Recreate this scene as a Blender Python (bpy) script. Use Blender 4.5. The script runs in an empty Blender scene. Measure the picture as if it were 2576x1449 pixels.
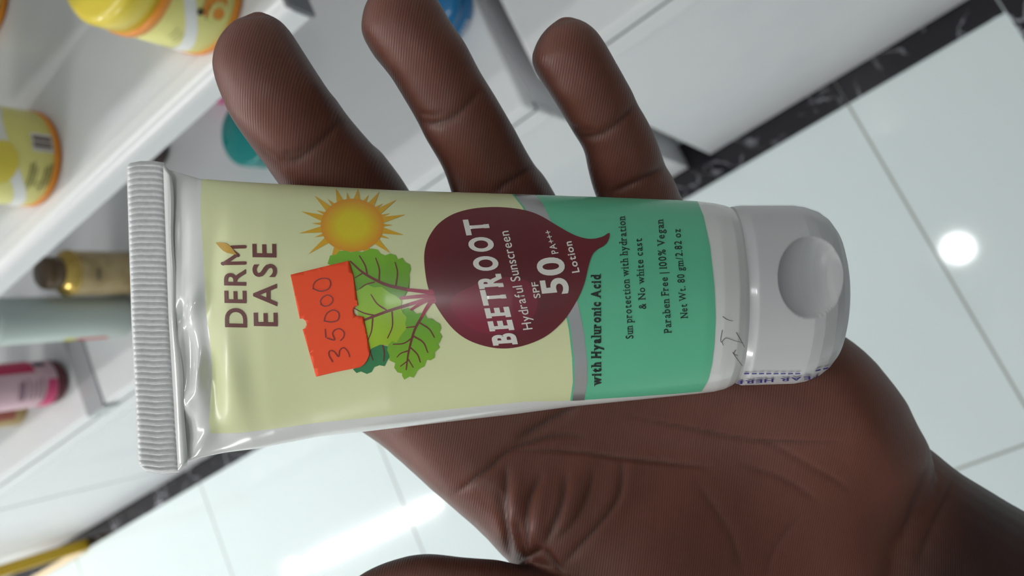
import bpy, bmesh, math, random
import numpy as np
from mathutils import Matrix, Vector
random.seed(4)
rng = np.random.default_rng(4)
scene = bpy.context.scene
COL = scene.collection

# ------------------------------------------------------------------ camera
F, CX, CY = 2087.0, 1288.0, 724.5           # focal length and centre, pixels of a 2576 x 1449 frame
CAM = np.array([0.0, 0.0, 1.5])
R = np.array([[0.77541099, 0.45960413, 0.43301482],
              [-0.40917729, 0.88800565, -0.2098092],
              [-0.48094878, -0.01449147, 0.87662892]])
camd = bpy.data.cameras.new('camera'); cam = bpy.data.objects.new('camera', camd); COL.objects.link(cam)
camd.sensor_width = 36.0; camd.lens = F / 2576 * 36.0
camd.clip_start = 0.01; camd.clip_end = 60
cam.matrix_world = Matrix([[*R[0], CAM[0]], [*R[1], CAM[1]], [*R[2], CAM[2]], [0, 0, 0, 1]])
camd.dof.use_dof = True; camd.dof.focus_distance = 0.162; camd.dof.aperture_fstop = 20.0
scene.camera = cam

# ------------------------------------------------------------------ light
w = bpy.data.worlds.new('world'); scene.world = w; w.use_nodes = True
nt = w.node_tree; nt.nodes.clear()
_o = nt.nodes.new('ShaderNodeOutputWorld'); _b = nt.nodes.new('ShaderNodeBackground')
_t = nt.nodes.new('ShaderNodeTexCoord'); _s = nt.nodes.new('ShaderNodeSeparateXYZ')
_r = nt.nodes.new('ShaderNodeMapRange'); _m = nt.nodes.new('ShaderNodeMix'); _m.data_type = 'RGBA'
nt.links.new(_t.outputs['Generated'], _s.inputs[0]); nt.links.new(_s.outputs['X'], _r.inputs['Value'])
_r.inputs['From Min'].default_value = -1; _r.inputs['From Max'].default_value = 0.35
nt.links.new(_r.outputs['Result'], _m.inputs['Factor'])
_m.inputs['A'].default_value = (1.0, 0.995, 0.985, 1)      # the lit length of the shop
_m.inputs['B'].default_value = (0.06, 0.06, 0.06, 1)    # the dim end behind the person
nt.links.new(_m.outputs['Result'], _b.inputs['Color']); _b.inputs['Strength'].default_value = 0.64
nt.links.new(_b.outputs[0], _o.inputs[0])
LAMP_TUBE, LAMP_SPOT = 48.0, 1.3
scene.view_settings.view_transform = 'Standard'; scene.view_settings.look = 'None'
scene.view_settings.gamma = 1.0; scene.view_settings.exposure = 0.03
scene.view_settings.use_curve_mapping = False

# ------------------------------------------------------------------ helpers
def lin(c):
    c = [x / 255.0 for x in c]
    return tuple(x / 12.92 if x <= 0.04045 else ((x + 0.055) / 1.055) ** 2.4 for x in c)

def material(name, rgb, rough=0.45, metal=0.0, coat=0.0, spec=0.5):
    m = bpy.data.materials.new(name); m.use_nodes = True
    p = m.node_tree.nodes['Principled BSDF']
    p.inputs['Base Color'].default_value = (*lin(rgb), 1)
    p.inputs['Roughness'].default_value = rough; p.inputs['Metallic'].default_value = metal
    p.inputs['Coat Weight'].default_value = coat; p.inputs['Coat Roughness'].default_value = 0.08
    p.inputs['Specular IOR Level'].default_value = spec
    return m

def node(m, kind, **kw):
    n = m.node_tree.nodes.new(kind)
    for k, v in kw.items(): setattr(n, k, v)
    return n

def speckle(m, rgb2, scale, lo=0.45, hi=0.6, bump=0.0, detail=6.0):
    """blend the base colour towards rgb2 by object-space noise, with an optional bump"""
    L = m.node_tree.links; p = m.node_tree.nodes['Principled BSDF']
    tc = node(m, 'ShaderNodeTexCoord'); nz = node(m, 'ShaderNodeTexNoise')
    nz.inputs['Scale'].default_value = scale; nz.inputs['Detail'].default_value = detail
    L.new(tc.outputs['Object'], nz.inputs['Vector'])
    mr = node(m, 'ShaderNodeMapRange'); mr.inputs['From Min'].default_value = lo; mr.inputs['From Max'].default_value = hi
    L.new(nz.outputs['Fac'], mr.inputs['Value'])
    mx = node(m, 'ShaderNodeMix', data_type='RGBA'); mx.inputs['A'].default_value = p.inputs['Base Color'].default_value
    mx.inputs['B'].default_value = (*lin(rgb2), 1)
    L.new(mr.outputs['Result'], mx.inputs['Factor']); L.new(mx.outputs['Result'], p.inputs['Base Color'])
    if bump:
        bp = node(m, 'ShaderNodeBump'); bp.inputs['Strength'].default_value = 0.4; bp.inputs['Distance'].default_value = bump
        L.new(nz.outputs['Fac'], bp.inputs['Height']); L.new(bp.outputs[0], p.inputs['Normal'])
    return m

def attr_material(name, rough=0.4, coat=0.0, metal=0.0):
    m = material(name, (255, 255, 255), rough, metal, coat)
    a = node(m, 'ShaderNodeVertexColor'); a.layer_name = 'ink'
    m.node_tree.links.new(a.outputs['Color'], m.node_tree.nodes['Principled BSDF'].inputs['Base Color'])
    return m

def link(name, me, mat, parent=None, smooth=True):
    o = bpy.data.objects.new(name, me); COL.objects.link(o)
    if mat is not None: me.materials.append(mat)
    if smooth:
        for p in me.polygons: p.use_smooth = True
    if parent is not None: o.parent = parent
    return o

def mesh_np(name, V, faces, mat, parent=None, smooth=True):
    me = bpy.data.meshes.new(name); me.from_pydata([tuple(map(float, v)) for v in V], [], [tuple(map(int, f)) for f in faces])
    me.validate(); me.update()
    return link(name, me, mat, parent, smooth)

def obj_bm(name, bm, mat, parent=None, smooth=False):
    me = bpy.data.meshes.new(name); bmesh.ops.recalc_face_normals(bm, faces=bm.faces[:]); bm.to_mesh(me); bm.free()
    return link(name, me, mat, parent, smooth)

def box(bm, x0, x1, y0, y1, z0, z1, bevel=0.0, seg=2):
    r = bmesh.ops.create_cube(bm, size=1.0); vs = r['verts']
    for v in vs:
        v.co = Vector(((x0 + x1) / 2 + v.co.x * (x1 - x0), (y0 + y1) / 2 + v.co.y * (y1 - y0), (z0 + z1) / 2 + v.co.z * (z1 - z0)))
    if bevel:
        es = list({e for v in vs for e in v.link_edges})
        bmesh.ops.bevel(bm, geom=es, offset=bevel, segments=seg, affect='EDGES', profile=0.5)

def boxes(*bs, bevel=0.0):
    bm = bmesh.new()
    for b in bs: box(bm, *b, bevel=bevel)
    return bm

def lathe(profile, n=64):
    bm = bmesh.new(); rings = []
    for r, z in profile:
        rings.append([bm.verts.new((r * math.cos(2 * math.pi * k / n), r * math.sin(2 * math.pi * k / n), z)) for k in range(n)] if r > 1e-6 else [bm.verts.new((0, 0, z))])
    for a, b in zip(rings, rings[1:]):
        for k in range(n):
            k2 = (k + 1) % n
            if len(a) == 1 and len(b) == 1: continue
            if len(a) == 1: bm.faces.new((a[0], b[k], b[k2]))
            elif len(b) == 1: bm.faces.new((a[k], a[k2], b[0]))
            else: bm.faces.new((a[k], a[k2], b[k2], b[k]))
    return bm

def patch(r, z0, z1, a0, a1, n=14, lift=0.0004):
    """a curved rectangle of print on a round container, angles in degrees from the side facing the aisle"""
    bm = bmesh.new(); lo = []; hi = []
    for i in range(n + 1):
        a = math.radians(a0 + (a1 - a0) * i / n)
        c, s = (r + lift) * math.cos(a), (r + lift) * math.sin(a)
        lo.append(bm.verts.new((c, s, z0))); hi.append(bm.verts.new((c, s, z1)))
    for i in range(n): bm.faces.new((lo[i], lo[i + 1], hi[i + 1], hi[i]))
    return bm

def join_bm(*bms):
    out = bmesh.new()
    for b in bms:
        me = bpy.data.meshes.new('t'); b.to_mesh(me); b.free(); out.from_mesh(me); bpy.data.meshes.remove(me)
    return out

def empty(name, loc, label, cat, group=None, rot=None):
    o = bpy.data.objects.new(name, None); COL.objects.link(o); o.location = loc
    o.empty_display_size = 0.02
    if rot is not None: o.rotation_euler = rot
    return tag(o, label, cat, group)

def tag(o, label, cat, group=None):
    o['label'] = label; o['category'] = cat
    if group: o['group'] = group
    return o

def structure(o):
    o['kind'] = 'structure'; return o

def interp(x, tab):
    t = np.array(tab, float); return np.interp(x, t[:, 0], t[:, 1])

# ------------------------------------------------------------------ the room
GROUT_X0, GROUT_Y0, TILE = -0.024, -0.270, 0.5935

def tile_material():
    m = material('polished_white_tile', (226, 231, 230), 0.07, spec=0.5)
    L = m.node_tree.links; p = m.node_tree.nodes['Principled BSDF']
    tc = node(m, 'ShaderNodeTexCoord'); sp = node(m, 'ShaderNodeSeparateXYZ'); L.new(tc.outputs['Object'], sp.inputs[0])
    def dist(axis, off, pitch):
        s = node(m, 'ShaderNodeMath', operation='SUBTRACT'); L.new(sp.outputs[axis], s.inputs[0]); s.inputs[1].default_value = off
        d = node(m, 'ShaderNodeMath', operation='PINGPONG'); L.new(s.outputs[0], d.inputs[0]); d.inputs[1].default_value = pitch / 2
        return d
    mn = node(m, 'ShaderNodeMath', operation='MINIMUM')
    L.new(dist('X', GROUT_X0, TILE).outputs[0], mn.inputs[0]); L.new(dist('Y', GROUT_Y0, 0.640).outputs[0], mn.inputs[1])
    lt = node(m, 'ShaderNodeMath', operation='LESS_THAN'); L.new(mn.outputs[0], lt.inputs[0]); lt.inputs[1].default_value = 0.0019
    mx = node(m, 'ShaderNodeMix', data_type='RGBA'); L.new(lt.outputs[0], mx.inputs['Factor'])
    nz = node(m, 'ShaderNodeTexNoise'); nz.inputs['Scale'].default_value = 1.7; L.new(tc.outputs['Object'], nz.inputs['Vector'])
    c0 = node(m, 'ShaderNodeMix', data_type='RGBA'); L.new(nz.outputs['Fac'], c0.inputs['Factor'])
    c0.inputs['A'].default_value = (*lin((217, 228, 228)), 1); c0.inputs['B'].default_value = (*lin((224, 234, 234)), 1)
    L.new(c0.outputs['Result'], mx.inputs['A']); mx.inputs['B'].default_value = (*lin((150, 150, 144)), 1)
    L.new(mx.outputs['Result'], p.inputs['Base Color'])
    rm = node(m, 'ShaderNodeMix', data_type='FLOAT'); L.new(lt.outputs[0], rm.inputs['Factor'])
    rm.inputs['A'].default_value = 0.055; rm.inputs['B'].default_value = 0.6; L.new(rm.outputs['Result'], p.inputs['Roughness'])
    return m

def marble_material():
    m = material('black_marble', (24, 21, 26), 0.12)
    L = m.node_tree.links; p = m.node_tree.nodes['Principled BSDF']
    tc = node(m, 'ShaderNodeTexCoord'); n1 = node(m, 'ShaderNodeTexNoise'); n1.inputs['Scale'].default_value = 9; n1.inputs['Detail'].default_value = 5
    L.new(tc.outputs['Object'], n1.inputs['Vector'])
    ad = node(m, 'ShaderNodeVectorMath', operation='MULTIPLY_ADD'); L.new(n1.outputs['Color'], ad.inputs[0])
    ad.inputs[1].default_value = (0.16, 0.16, 0.16); L.new(tc.outputs['Object'], ad.inputs[2])
    vo = node(m, 'ShaderNodeTexVoronoi', feature='DISTANCE_TO_EDGE'); vo.inputs['Scale'].default_value = 19; L.new(ad.outputs[0], vo.inputs['Vector'])
    mr = node(m, 'ShaderNodeMapRange'); mr.inputs['From Min'].default_value = 0.0; mr.inputs['From Max'].default_value = 0.055
    mr.inputs['To Min'].default_value = 1.0; mr.inputs['To Max'].default_value = 0.0; L.new(vo.outputs['Distance'], mr.inputs['Value'])
    n2 = node(m, 'ShaderNodeTexNoise'); n2.inputs['Scale'].default_value = 14; L.new(tc.outputs['Object'], n2.inputs['Vector'])
    m2 = node(m, 'ShaderNodeMapRange'); m2.inputs['From Min'].default_value = 0.48; m2.inputs['From Max'].default_value = 0.66; L.new(n2.outputs['Fac'], m2.inputs['Value'])
    mu = node(m, 'ShaderNodeMath', operation='MULTIPLY'); L.new(mr.outputs['Result'], mu.inputs[0]); L.new(m2.outputs['Result'], mu.inputs[1])
    mx = node(m, 'ShaderNodeMix', data_type='RGBA'); L.new(mu.outputs[0], mx.inputs['Factor'])
    mx.inputs['A'].default_value = (*lin((30, 27, 33)), 1); mx.inputs['B'].default_value = (*lin((180, 179, 186)), 1)
    L.new(mx.outputs['Result'], p.inputs['Base Color'])
    return m

M_TILE, M_MARBLE = tile_material(), marble_material()
M_WHITE = speckle(material('white_laminate', (236, 236, 238), 0.32), (228, 229, 232), 3.0)
M_EDGE = material('white_edge_band', (240, 240, 241), 0.25)
M_GREY = material('seam_grey', (130, 130, 136), 0.6)
M_SEAM = material('dark_seam', (96, 98, 106), 0.7)
M_WALL = speckle(material('white_paint', (228, 230, 230), 0.7), (220, 222, 222), 2.0)

structure(obj_bm('floor', boxes((-9, 3.5, -4.5, 1.2, -0.05, 0.0)), M_TILE))
structure(obj_bm('ceiling', boxes((-9, 3.5, -4.5, 1.2, 3.0, 3.05)), M_WALL))
structure(obj_bm('wall_back', boxes((-9, 3.5, 1.06, 1.2, 0.0, 3.0)), M_WALL))
bs = []
xs = [-9.0] + [GROUT_X0 + TILE * k for k in range(-14, 1)] + [0.232]
for a, b in zip(xs, xs[1:]):
    if b - a > 0.05: bs.append((a + 0.0009, b - 0.0009, 0.336, 0.431, -0.01, 0.0012))
structure(obj_bm('trim_1', boxes(*bs), M_MARBLE))
structure(obj_bm('trim_2', boxes((0.2335, 0.330, -4.4, 0.431, -0.01, 0.0012)), M_MARBLE))

# ------------------------------------------------------------------ ceiling lamps
M_LAMP = bpy.data.materials.new('lit_diffuser'); M_LAMP.use_nodes = True
_n = M_LAMP.node_tree; _n.nodes.clear(); _e = _n.nodes.new('ShaderNodeEmission'); _e.inputs['Strength'].default_value = 12
_e.inputs['Color'].default_value = (0.93, 0.98, 1, 1); _q = _n.nodes.new('ShaderNodeOutputMaterial'); _n.links.new(_e.outputs[0], _q.inputs[0])
M_FIX = material('lamp_housing', (235, 235, 235), 0.4)

def area(name, kind, size, sy, power, parent, z):
    l = bpy.data.lights.new(name, 'AREA'); l.shape = kind; l.size = size
    if sy: l.size_y = sy
    l.energy = power; l.color = (1.0, 0.99, 0.97)
    o = bpy.data.objects.new(name, l); COL.objects.link(o); o.parent = parent; o.location = (0, 0, z)

def tube_lamp(x, y, label, power):
    t = empty('tube_light', (x, y, 2.999), label, 'light', 'tube lights on the ceiling')
    obj_bm('housing', boxes((-0.62, 0.62, -0.03, 0.03, -0.035, 0.0), bevel=0.006), M_FIX, t)
    bm = lathe([(0, -0.6), (0.014, -0.6), (0.014, 0.6), (0, 0.6)], 16)
    bmesh.ops.rotate(bm, verts=bm.verts[:], cent=(0, 0, 0), matrix=Matrix.Rotation(math.pi / 2, 3, 'Y'))
    bmesh.ops.translate(bm, verts=bm.verts[:], vec=(0, 0, -0.05)); obj_bm('lit_tube', bm, M_LAMP, t, True)
    area('tube_glow', 'RECTANGLE', 1.2, 0.045, power, t, -0.068)

def down_lamp(x, y, label, power):
    t = empty('downlight', (x, y, 2.999), label, 'light', 'round downlights on the ceiling')
    obj_bm('trim_ring', lathe([(0.075, 0), (0.098, 0), (0.098, -0.006), (0.079, -0.014), (0.075, -0.012), (0.075, 0)], 48), M_FIX, t, True)
    obj_bm('diffuser', lathe([(0, -0.004), (0.076, -0.004)], 48), M_LAMP, t)
    area('downlight_glow', 'DISK', 0.15, None, power, t, -0.016)

tube_lamp(-3.93, 0.09, 'white ceiling tube light mirrored as a long streak in the floor tiles', LAMP_TUBE)
tube_lamp(-1.7, 0.46, 'unseen white ceiling tube light added to brighten the sunscreen tube and fingers', LAMP_TUBE * 0.24)  # added lamp, out of view, for highlights on the film and fingers
tube_lamp(-3.0, -2.6, 'white ceiling tube light across the aisle from the cabinets', LAMP_TUBE * 1.6)
tube_lamp(-6.2, -2.6, 'white ceiling tube light at the far end of the aisle', LAMP_TUBE * 1.6)
down_lamp(0.022, 0.128, 'round ceiling downlight mirrored beside the tube cap in the floor', LAMP_SPOT)
down_lamp(-4.78, 0.10, 'round ceiling downlight mirrored beyond the streak in the floor', LAMP_SPOT)

# ------------------------------------------------------------------ cabinets
FY = 0.3825
def base_unit(name, x0, x1, ztop, label, seams):
    t = empty(name, (x1, FY, 0), label, 'cabinet')
    def P(pn, bm, m): 
        bmesh.ops.translate(bm, verts=bm.verts[:], vec=(-x1, -FY, 0)); return obj_bm(pn, bm, m, t)
    P('carcass', boxes((x0 + 0.002, x1, FY + 0.012, 1.05, 0.002, ztop - 0.030)), M_WHITE)
    P('top_panel', boxes((x0, x1, FY, 1.05, ztop - 0.030, ztop), bevel=0.004), M_EDGE)
    P('seam', boxes((x0, x1 - 0.001, FY + 0.0015, FY + 0.012, ztop - 0.036, ztop - 0.030)), M_SEAM)
    P('top_rail', boxes((x0, x1, FY, FY + 0.012, ztop - 0.078, ztop - 0.034), bevel=0.003), M_EDGE)
    ed = [x0] + seams + [x1]
    for a, b in zip(ed, ed[1:]):
        P('front_panel', boxes((a + 0.004, b - (0.0 if b == x1 else 0.004), FY + 0.001, FY + 0.012, 0.004, ztop - 0.080), bevel=0.002), M_WHITE)
    return t

SB, SA = 0.648, 1.041
base_unit('low_cabinet', -6.0, -0.306, SB, 'long white low cabinet whose top carries the jars and bottles under the shelf', [-4.6, -3.2, -1.765])
base_unit('counter_cabinet', -0.266, 0.55, 0.684, 'plain white counter cabinet standing right of the shelf unit over black marble border', [])

t = empty('wall_shelf', (-0.300, FY, SA), 'thick white upper shelf carrying the yellow jars', 'shelf')
def P(pn, bm, m):
    bmesh.ops.translate(bm, verts=bm.verts[:], vec=(0.300, -FY, -SA)); return obj_bm(pn, bm, m, t)
def prism_x(x0, x1, prof):
    b_ = bmesh.new(); A_ = [b_.verts.new((x0, y, z)) for y, z in prof]; B_ = [b_.verts.new((x1, y, z)) for y, z in prof]
    b_.faces.new(A_); b_.faces.new(B_[::-1])
    for i in range(len(prof)): b_.faces.new((A_[i], B_[i], B_[(i + 1) % len(prof)], A_[(i + 1) % len(prof)]))
    return b_
P('board', boxes((-5.9, -0.300, FY + 0.020, 1.05, SA - 0.028, SA)), M_WHITE)
rb = 0.011
P('front_lip', prism_x(-5.9, -0.300, [(FY + 0.0202, SA - 0.030), (FY + 0.0202, SA)] + [(FY - 0.002 + rb - rb * math.sin(q), SA - rb + rb * math.cos(q)) for q in np.linspace(0, math.pi / 2, 9)] + [(FY - 0.002, SA - 0.027), (FY + 0.001, SA - 0.030)]), M_EDGE)
P('end_cap', boxes((-0.300, -0.297, FY - 0.001, 1.05, SA - 0.031, SA - 0.001)), M_GREY)
P('back_panel', boxes((-5.9, -0.300, 1.05, 1.058, SB, 2.1)), M_WHITE)

t = empty('wall_shelf', (-0.300, 0.43, 1.43), 'unseen white top shelf added above the yellow jars to shade their shelf', 'shelf')  # added board, out of view, keeps overhead light off the jar shelf
_b = boxes((-5.6, 0.0, 0.0, 0.62, -0.028, 0.0), bevel=0.004); obj_bm('board', _b, M_WHITE, t)

# ------------------------------------------------------------------ goods on the shelves
def aisle_turn(x, y): return math.atan2(-y, -x)
M_YEL = material('yellow_plastic', (236, 215, 70), 0.35, coat=0.2)
M_YCAP = material('yellow_cap', (232, 208, 62), 0.35, coat=0.2)
M_YLAB = material('pale_yellow_label', (238, 232, 140), 0.4)
M_ORG = material('orange_band', (242, 150, 36), 0.35)
M_WBAND = material('white_print', (240, 240, 236), 0.4)
M_INK = material('grey_print', (128, 122, 70), 0.6)
M_BAR = material('barcode_ink', (96, 66, 66), 0.6)
M_ORP = material('orange_print', (240, 150, 40), 0.5)
M_BEE = material('dark_print', (40, 34, 24), 0.6)

def curve_patch(r, fn0, fn1, a0, a1, n=24, lift=0.0003):
    bm = bmesh.new(); lo = []; hi = []
    for i in range(n + 1):
        d = a0 + (a1 - a0) * i / n; a = math.radians(d); c, s = (r + lift) * math.cos(a), (r + lift) * math.sin(a)
        lo.append(bm.verts.new((c, s, fn0(d)))); hi.append(bm.verts.new((c, s, fn1(d))))
    for i in range(n): bm.faces.new((lo[i], lo[i + 1], hi[i + 1], hi[i]))
    return bm

def yellow_jar(x, y, label, turn, face):
    r = 0.043
    t = empty('yellow_jar', (x, y, SA), label, 'jar', 'yellow jars on the upper shelf', (0, 0, aisle_turn(x, y) + turn))
    obj_bm('body', lathe([(0, 0.0004), (r - 0.003, 0.0004), (r, 0.003), (r, 0.064), (r - 0.002, 0.067), (0, 0.067)]), M_YLAB, t, True)
    obj_bm('base_band', lathe([(r - 0.002, 0.001), (r + 0.0006, 0.002), (r + 0.0006, 0.0075), (r - 0.001, 0.0078)]), M_ORG, t, True)
    obj_bm('neck_band', lathe([(r - 0.002, 0.061), (r + 0.0012, 0.0612), (r + 0.0012, 0.0685), (r - 0.003, 0.0688)]), M_ORG, t, True)
    obj_bm('cap', lathe([(r - 0.004, 0.0665), (r, 0.0685), (r - 0.0005, 0.088), (r - 0.003, 0.0915), (r - 0.007, 0.093), (0, 0.0932)]), M_YCAP, t, True)
    wave = curve_patch(r, lambda d: 0.032 + 0.017 * math.sin(math.radians(d * 1.6 + 40)), lambda d: 0.040 + 0.017 * math.sin(math.radians(d * 1.6 + 40)) + 0.003, -95, 70)
    obj_bm('white_swoosh', wave, M_WBAND, t, True)
    if face == 'back':
        bars = [patch(r, 0.0095, 0.0262, 12.5 + k * 2.55, 12.5 + k * 2.55 + (1.0 + 0.9 * ((k * 7) % 3 > 0)), 3, 0.0009) for k in range(7)]
        obj_bm('barcode_ground', patch(r, 0.0085, 0.0275, 10, 32, 8, 0.0006), M_WBAND, t, True)
        obj_bm('barcode', join_bm(*bars), M_BAR, t)
        lines = [patch(r, 0.0088 + k * 0.0026, 0.0098 + k * 0.0026, -2 - (k % 3) * 3, -30 - (k * 5) % 11, 6, 0.0009) for k in range(8) if k not in (3, 4)]
        obj_bm('small_print', join_bm(*lines), M_INK, t)
        ring = [patch(r, 0.0165 + 0.0028 * math.sin(q), 0.0172 + 0.0028 * math.sin(q), -30 + 3.7 * math.cos(q), -29 + 3.7 * math.cos(q), 2, 0.0009) for q in np.linspace(0, 6.28, 26)]
        obj_bm('round_mark', join_bm(*ring), M_INK, t)
        obj_bm('yellow_disc', curve_patch(r, lambda d: 0.052 - 0.013 * math.sqrt(max(0, 1 - ((d + 8) / 26.0) ** 2)), lambda d: 0.052 + 0.009 * math.sqrt(max(0, 1 - ((d + 8) / 26.0) ** 2)), -34, 18, 24, 0.0006), M_YEL, t, True)
    else:
        obj_bm('orange_picture', curve_patch(r, lambda d: 0.020 - 0.006 * math.sin(math.radians((d + 25) * 4)), lambda d: 0.034, -14, 30, 16, 0.0006), M_ORP, t, True)
        pet = []
        for k in range(11):
            a = k * math.pi * 2 / 11
            cx_, cz_ = -8 + 9 * math.cos(a), 0.020 + 0.0068 * math.sin(a)
            pet.append(patch(r, cz_ - 0.0014, cz_ + 0.0014, cx_ - 3.2, cx_ + 3.2, 3, 0.0009))
        obj_bm('flower_print', join_bm(*pet), M_YLAB, t, True)
        obj_bm('bee_print', join_bm(patch(r, 0.033, 0.0375, -15, -9, 4, 0.0011), *[patch(r, 0.0285 + 0.0012 * (k % 3), 0.0295 + 0.0012 * (k % 3), -17 + 3 * k, -15.4 + 3 * k, 2, 0.0011) for k in range(5)]), M_BEE, t)
        obj_bm('script_print', join_bm(*[patch(r, 0.036 + k * 0.0042, 0.0366 + k * 0.0042, -56 + k * 3, -40 + k * 3, 5, 0.0009) for k in range(3)]), M_INK, t)
    return t

yellow_jar(-0.617, 0.445, 'yellow jar with a barcode on its pale label, lower down the upper shelf', 0.0, 'back')
yellow_jar(-0.366, 0.437, 'yellow jar with a bee picture, near the shelf end behind the fingertip', 0.0, 'front')
yellow_jar(-0.612, 0.622, 'yellow jar set at the back, only its orange base in the top left corner', 0.0, 'back')

def small_tub(x, y, rgb, label, name, words=False):
    r = 0.046
    t = empty('round_tub', (x, y, SB), label, 'jar', 'coloured tubs on the low cabinet', (0, 0, aisle_turn(x, y)))
    m = material(name, rgb, 0.3, coat=0.3)
    obj_bm('body', lathe([(0, 0.0004), (r - 0.006, 0.0004), (r - 0.001, 0.004), (r - 0.001, 0.024), (0, 0.024)]), m, t, True)
    obj_bm('lid', lathe([(r - 0.003, 0.023), (r, 0.024), (r, 0.038), (r - 0.004, 0.0425), (0, 0.0435)]), m, t, True)
    if words:
        obj_bm('white_lettering', join_bm(*[patch(r - 0.001, 0.006 + 0.0045 * j, 0.0085 + 0.0045 * j, -16 + 6 * k, -12.5 + 6 * k, 3, 0.0008) for k in range(4) for j in range(2)]), M_WBAND, t)
small_tub(-0.349, 0.546, (0, 118, 178), 'round blue tub on the low cabinet between two raised fingers', 'blue_plastic', True)
small_tub(-0.668, 0.570, (0, 150, 148), 'round teal tub on the low cabinet left of the raised fingers', 'teal_plastic')
small_tub(-0.690, 0.690, (226, 70, 150), 'round pink tub behind the teal tub under the upper shelf', 'pink_plastic')

# gold bottle with a brown cap
t = empty('gold_bottle', (-1.010, 0.535, SB), 'gold bottle with brown cap standing under the upper shelf', 'bottle', rot=(0, 0, aisle_turn(-1.0, .54)))
M_GOLD = speckle(material('gold_plastic', (206, 184, 134), 0.3, metal=0.1), (184, 160, 112), 30)
obj_bm('body', lathe([(0, 0.0004), (0.031, 0.0004), (0.033, 0.003), (0.033, 0.104), (0.0325, 0.108), (0, 0.108)]), M_GOLD, t, True)
obj_bm('shoulder', lathe([(0.0335, 0.106), (0.0345, 0.109), (0.0335, 0.112), (0.027, 0.117), (0.024, 0.124), (0, 0.124)]), material('gold_collar', (212, 180, 96), 0.2, metal=0.7), t, True)
obj_bm('cap', lathe([(0.021, 0.122), (0.024, 0.125), (0.023, 0.143), (0.019, 0.147), (0, 0.148)]), material('brown_cap', (104, 84, 60), 0.3), t, True)
obj_bm('dark_lettering', join_bm(*[patch(0.033, 0.076 + 0.003 * (k % 2), 0.084, -16 + 6 * k, -12.5 + 6 * k, 3, 0.0006) for k in range(5)]), material('olive_ink', (70, 66, 50), 0.5), t)

t = empty('white_bottle', (-1.065, 0.488, SB), 'wide white bottle with a greenish tint in front of the gold bottle', 'bottle', rot=(0, 0, aisle_turn(-1.06, .49)))
obj_bm('body', lathe([(0, 0.0004), (0.031, 0.0004), (0.033, 0.003), (0.033, 0.20), (0.028, 0.206), (0, 0.206)]), material('green_white', (214, 228, 222), 0.35), t, True)
obj_bm('cap', lathe([(0.027, 0.205), (0.028, 0.207), (0.028, 0.235), (0, 0.236)]), material('green_white_cap', (222, 230, 226), 0.35), t, True)
obj_bm('red_mark', patch(0.033, 0.034, 0.084, -84, -66, 5), material('red_print', (224, 74, 70), 0.5), t)
obj_bm('yellow_mark', patch(0.033, 0.087, 0.104, -84, -62, 5), material('yellow_print', (222, 214, 60), 0.5), t)

t = empty('pink_bottle', (-1.268, 0.466, SB), 'pink labelled bottle with a maroon base beside the acrylic strip', 'bottle', rot=(0, 0, aisle_turn(-1.27, .466)))
r = 0.0375
obj_bm('body', lathe([(0, 0.020), (r - 0.002, 0.0195), (r, 0.022), (r, 0.16), (0.02, 0.172), (0, 0.172)]), material('pink_label', (240, 200, 212), 0.4), t, True)
obj_bm('foot', lathe([(0, 0.0004), (r - 0.008, 0.0004), (r - 0.002, 0.006), (r - 0.0005, 0.0205), (0, 0.021)]), material('maroon_glass', (112, 52, 62), 0.2), t, True)
obj_bm('cap', lathe([(0.019, 0.171), (0.02, 0.173), (0.02, 0.20), (0, 0.201)]), material('white_cap', (240, 238, 238), 0.4), t, True)
M_HOT = material('hot_pink_print', (232, 76, 132), 0.45)
obj_bm('pink_panel', join_bm(curve_patch(r, lambda d: 0.0225, lambda d: 0.041 - 0.00008 * (d + 30), -95, 8, 18, 0.0005)), M_HOT, t, True)
obj_bm('red_panel', curve_patch(r, lambda d: 0.055 + 0.0002 * (60 - d) * 0, lambda d: 0.15, 30, 88, 18, 0.0005), material('crimson_print', (214, 44, 96), 0.45), t, True)
obj_bm('dark_panel', patch(r, 0.033, 0.052, 46, 62, 6, 0.0008), material('plum_print', (96, 78, 96), 0.5), t, True)
obj_bm('lettering', join_bm(*[patch(r, 0.046 + 0.0075 * k, 0.048 + 0.0075 * k + 0.003 * (k == 4), -40 + 3 * (k % 2), 14 - 5 * (k % 3), 6, 0.0008) for k in range(6)]), material('mauve_ink', (150, 110, 130), 0.5), t)

t = empty('brown_jar', (-1.392, 0.473, SB), 'brown and gold jar standing beyond the pink bottle', 'jar', rot=(0, 0, aisle_turn(-1.4, .47)))
obj_bm('body', lathe([(0, 0.0004), (0.028, 0.0004), (0.032, 0.005), (0.032, 0.08), (0.028, 0.085), (0, 0.085)]), material('tan_plastic', (196, 172, 116), 0.4), t, True)
obj_bm('red_label', patch(0.032, 0.022, 0.060, -38, 18, 10, 0.0006), material('rust_label', (178, 100, 84), 0.5), t, True)
obj_bm('lid', lathe([(0.028, 0.084), (0.031, 0.086), (0.031, 0.105), (0, 0.106)]), material('tan_lid', (170, 140, 90), 0.4), t, True)

tag(obj_bm('dark_jar', (lambda b: (bmesh.ops.translate(b, verts=b.verts[:], vec=(-0.868, 0.668, SB)), b)[1])(lathe([(0, 0.0004), (0.02, 0.0004), (0.024, 0.004), (0.024, 0.05), (0.016, 0.056), (0.016, 0.07), (0, 0.07)], 40)), material('dark_brown_glass', (74, 62, 60), 0.25), None, True),
    'small dark brown jar at the back, just above the crimped tube end', 'jar')

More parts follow.
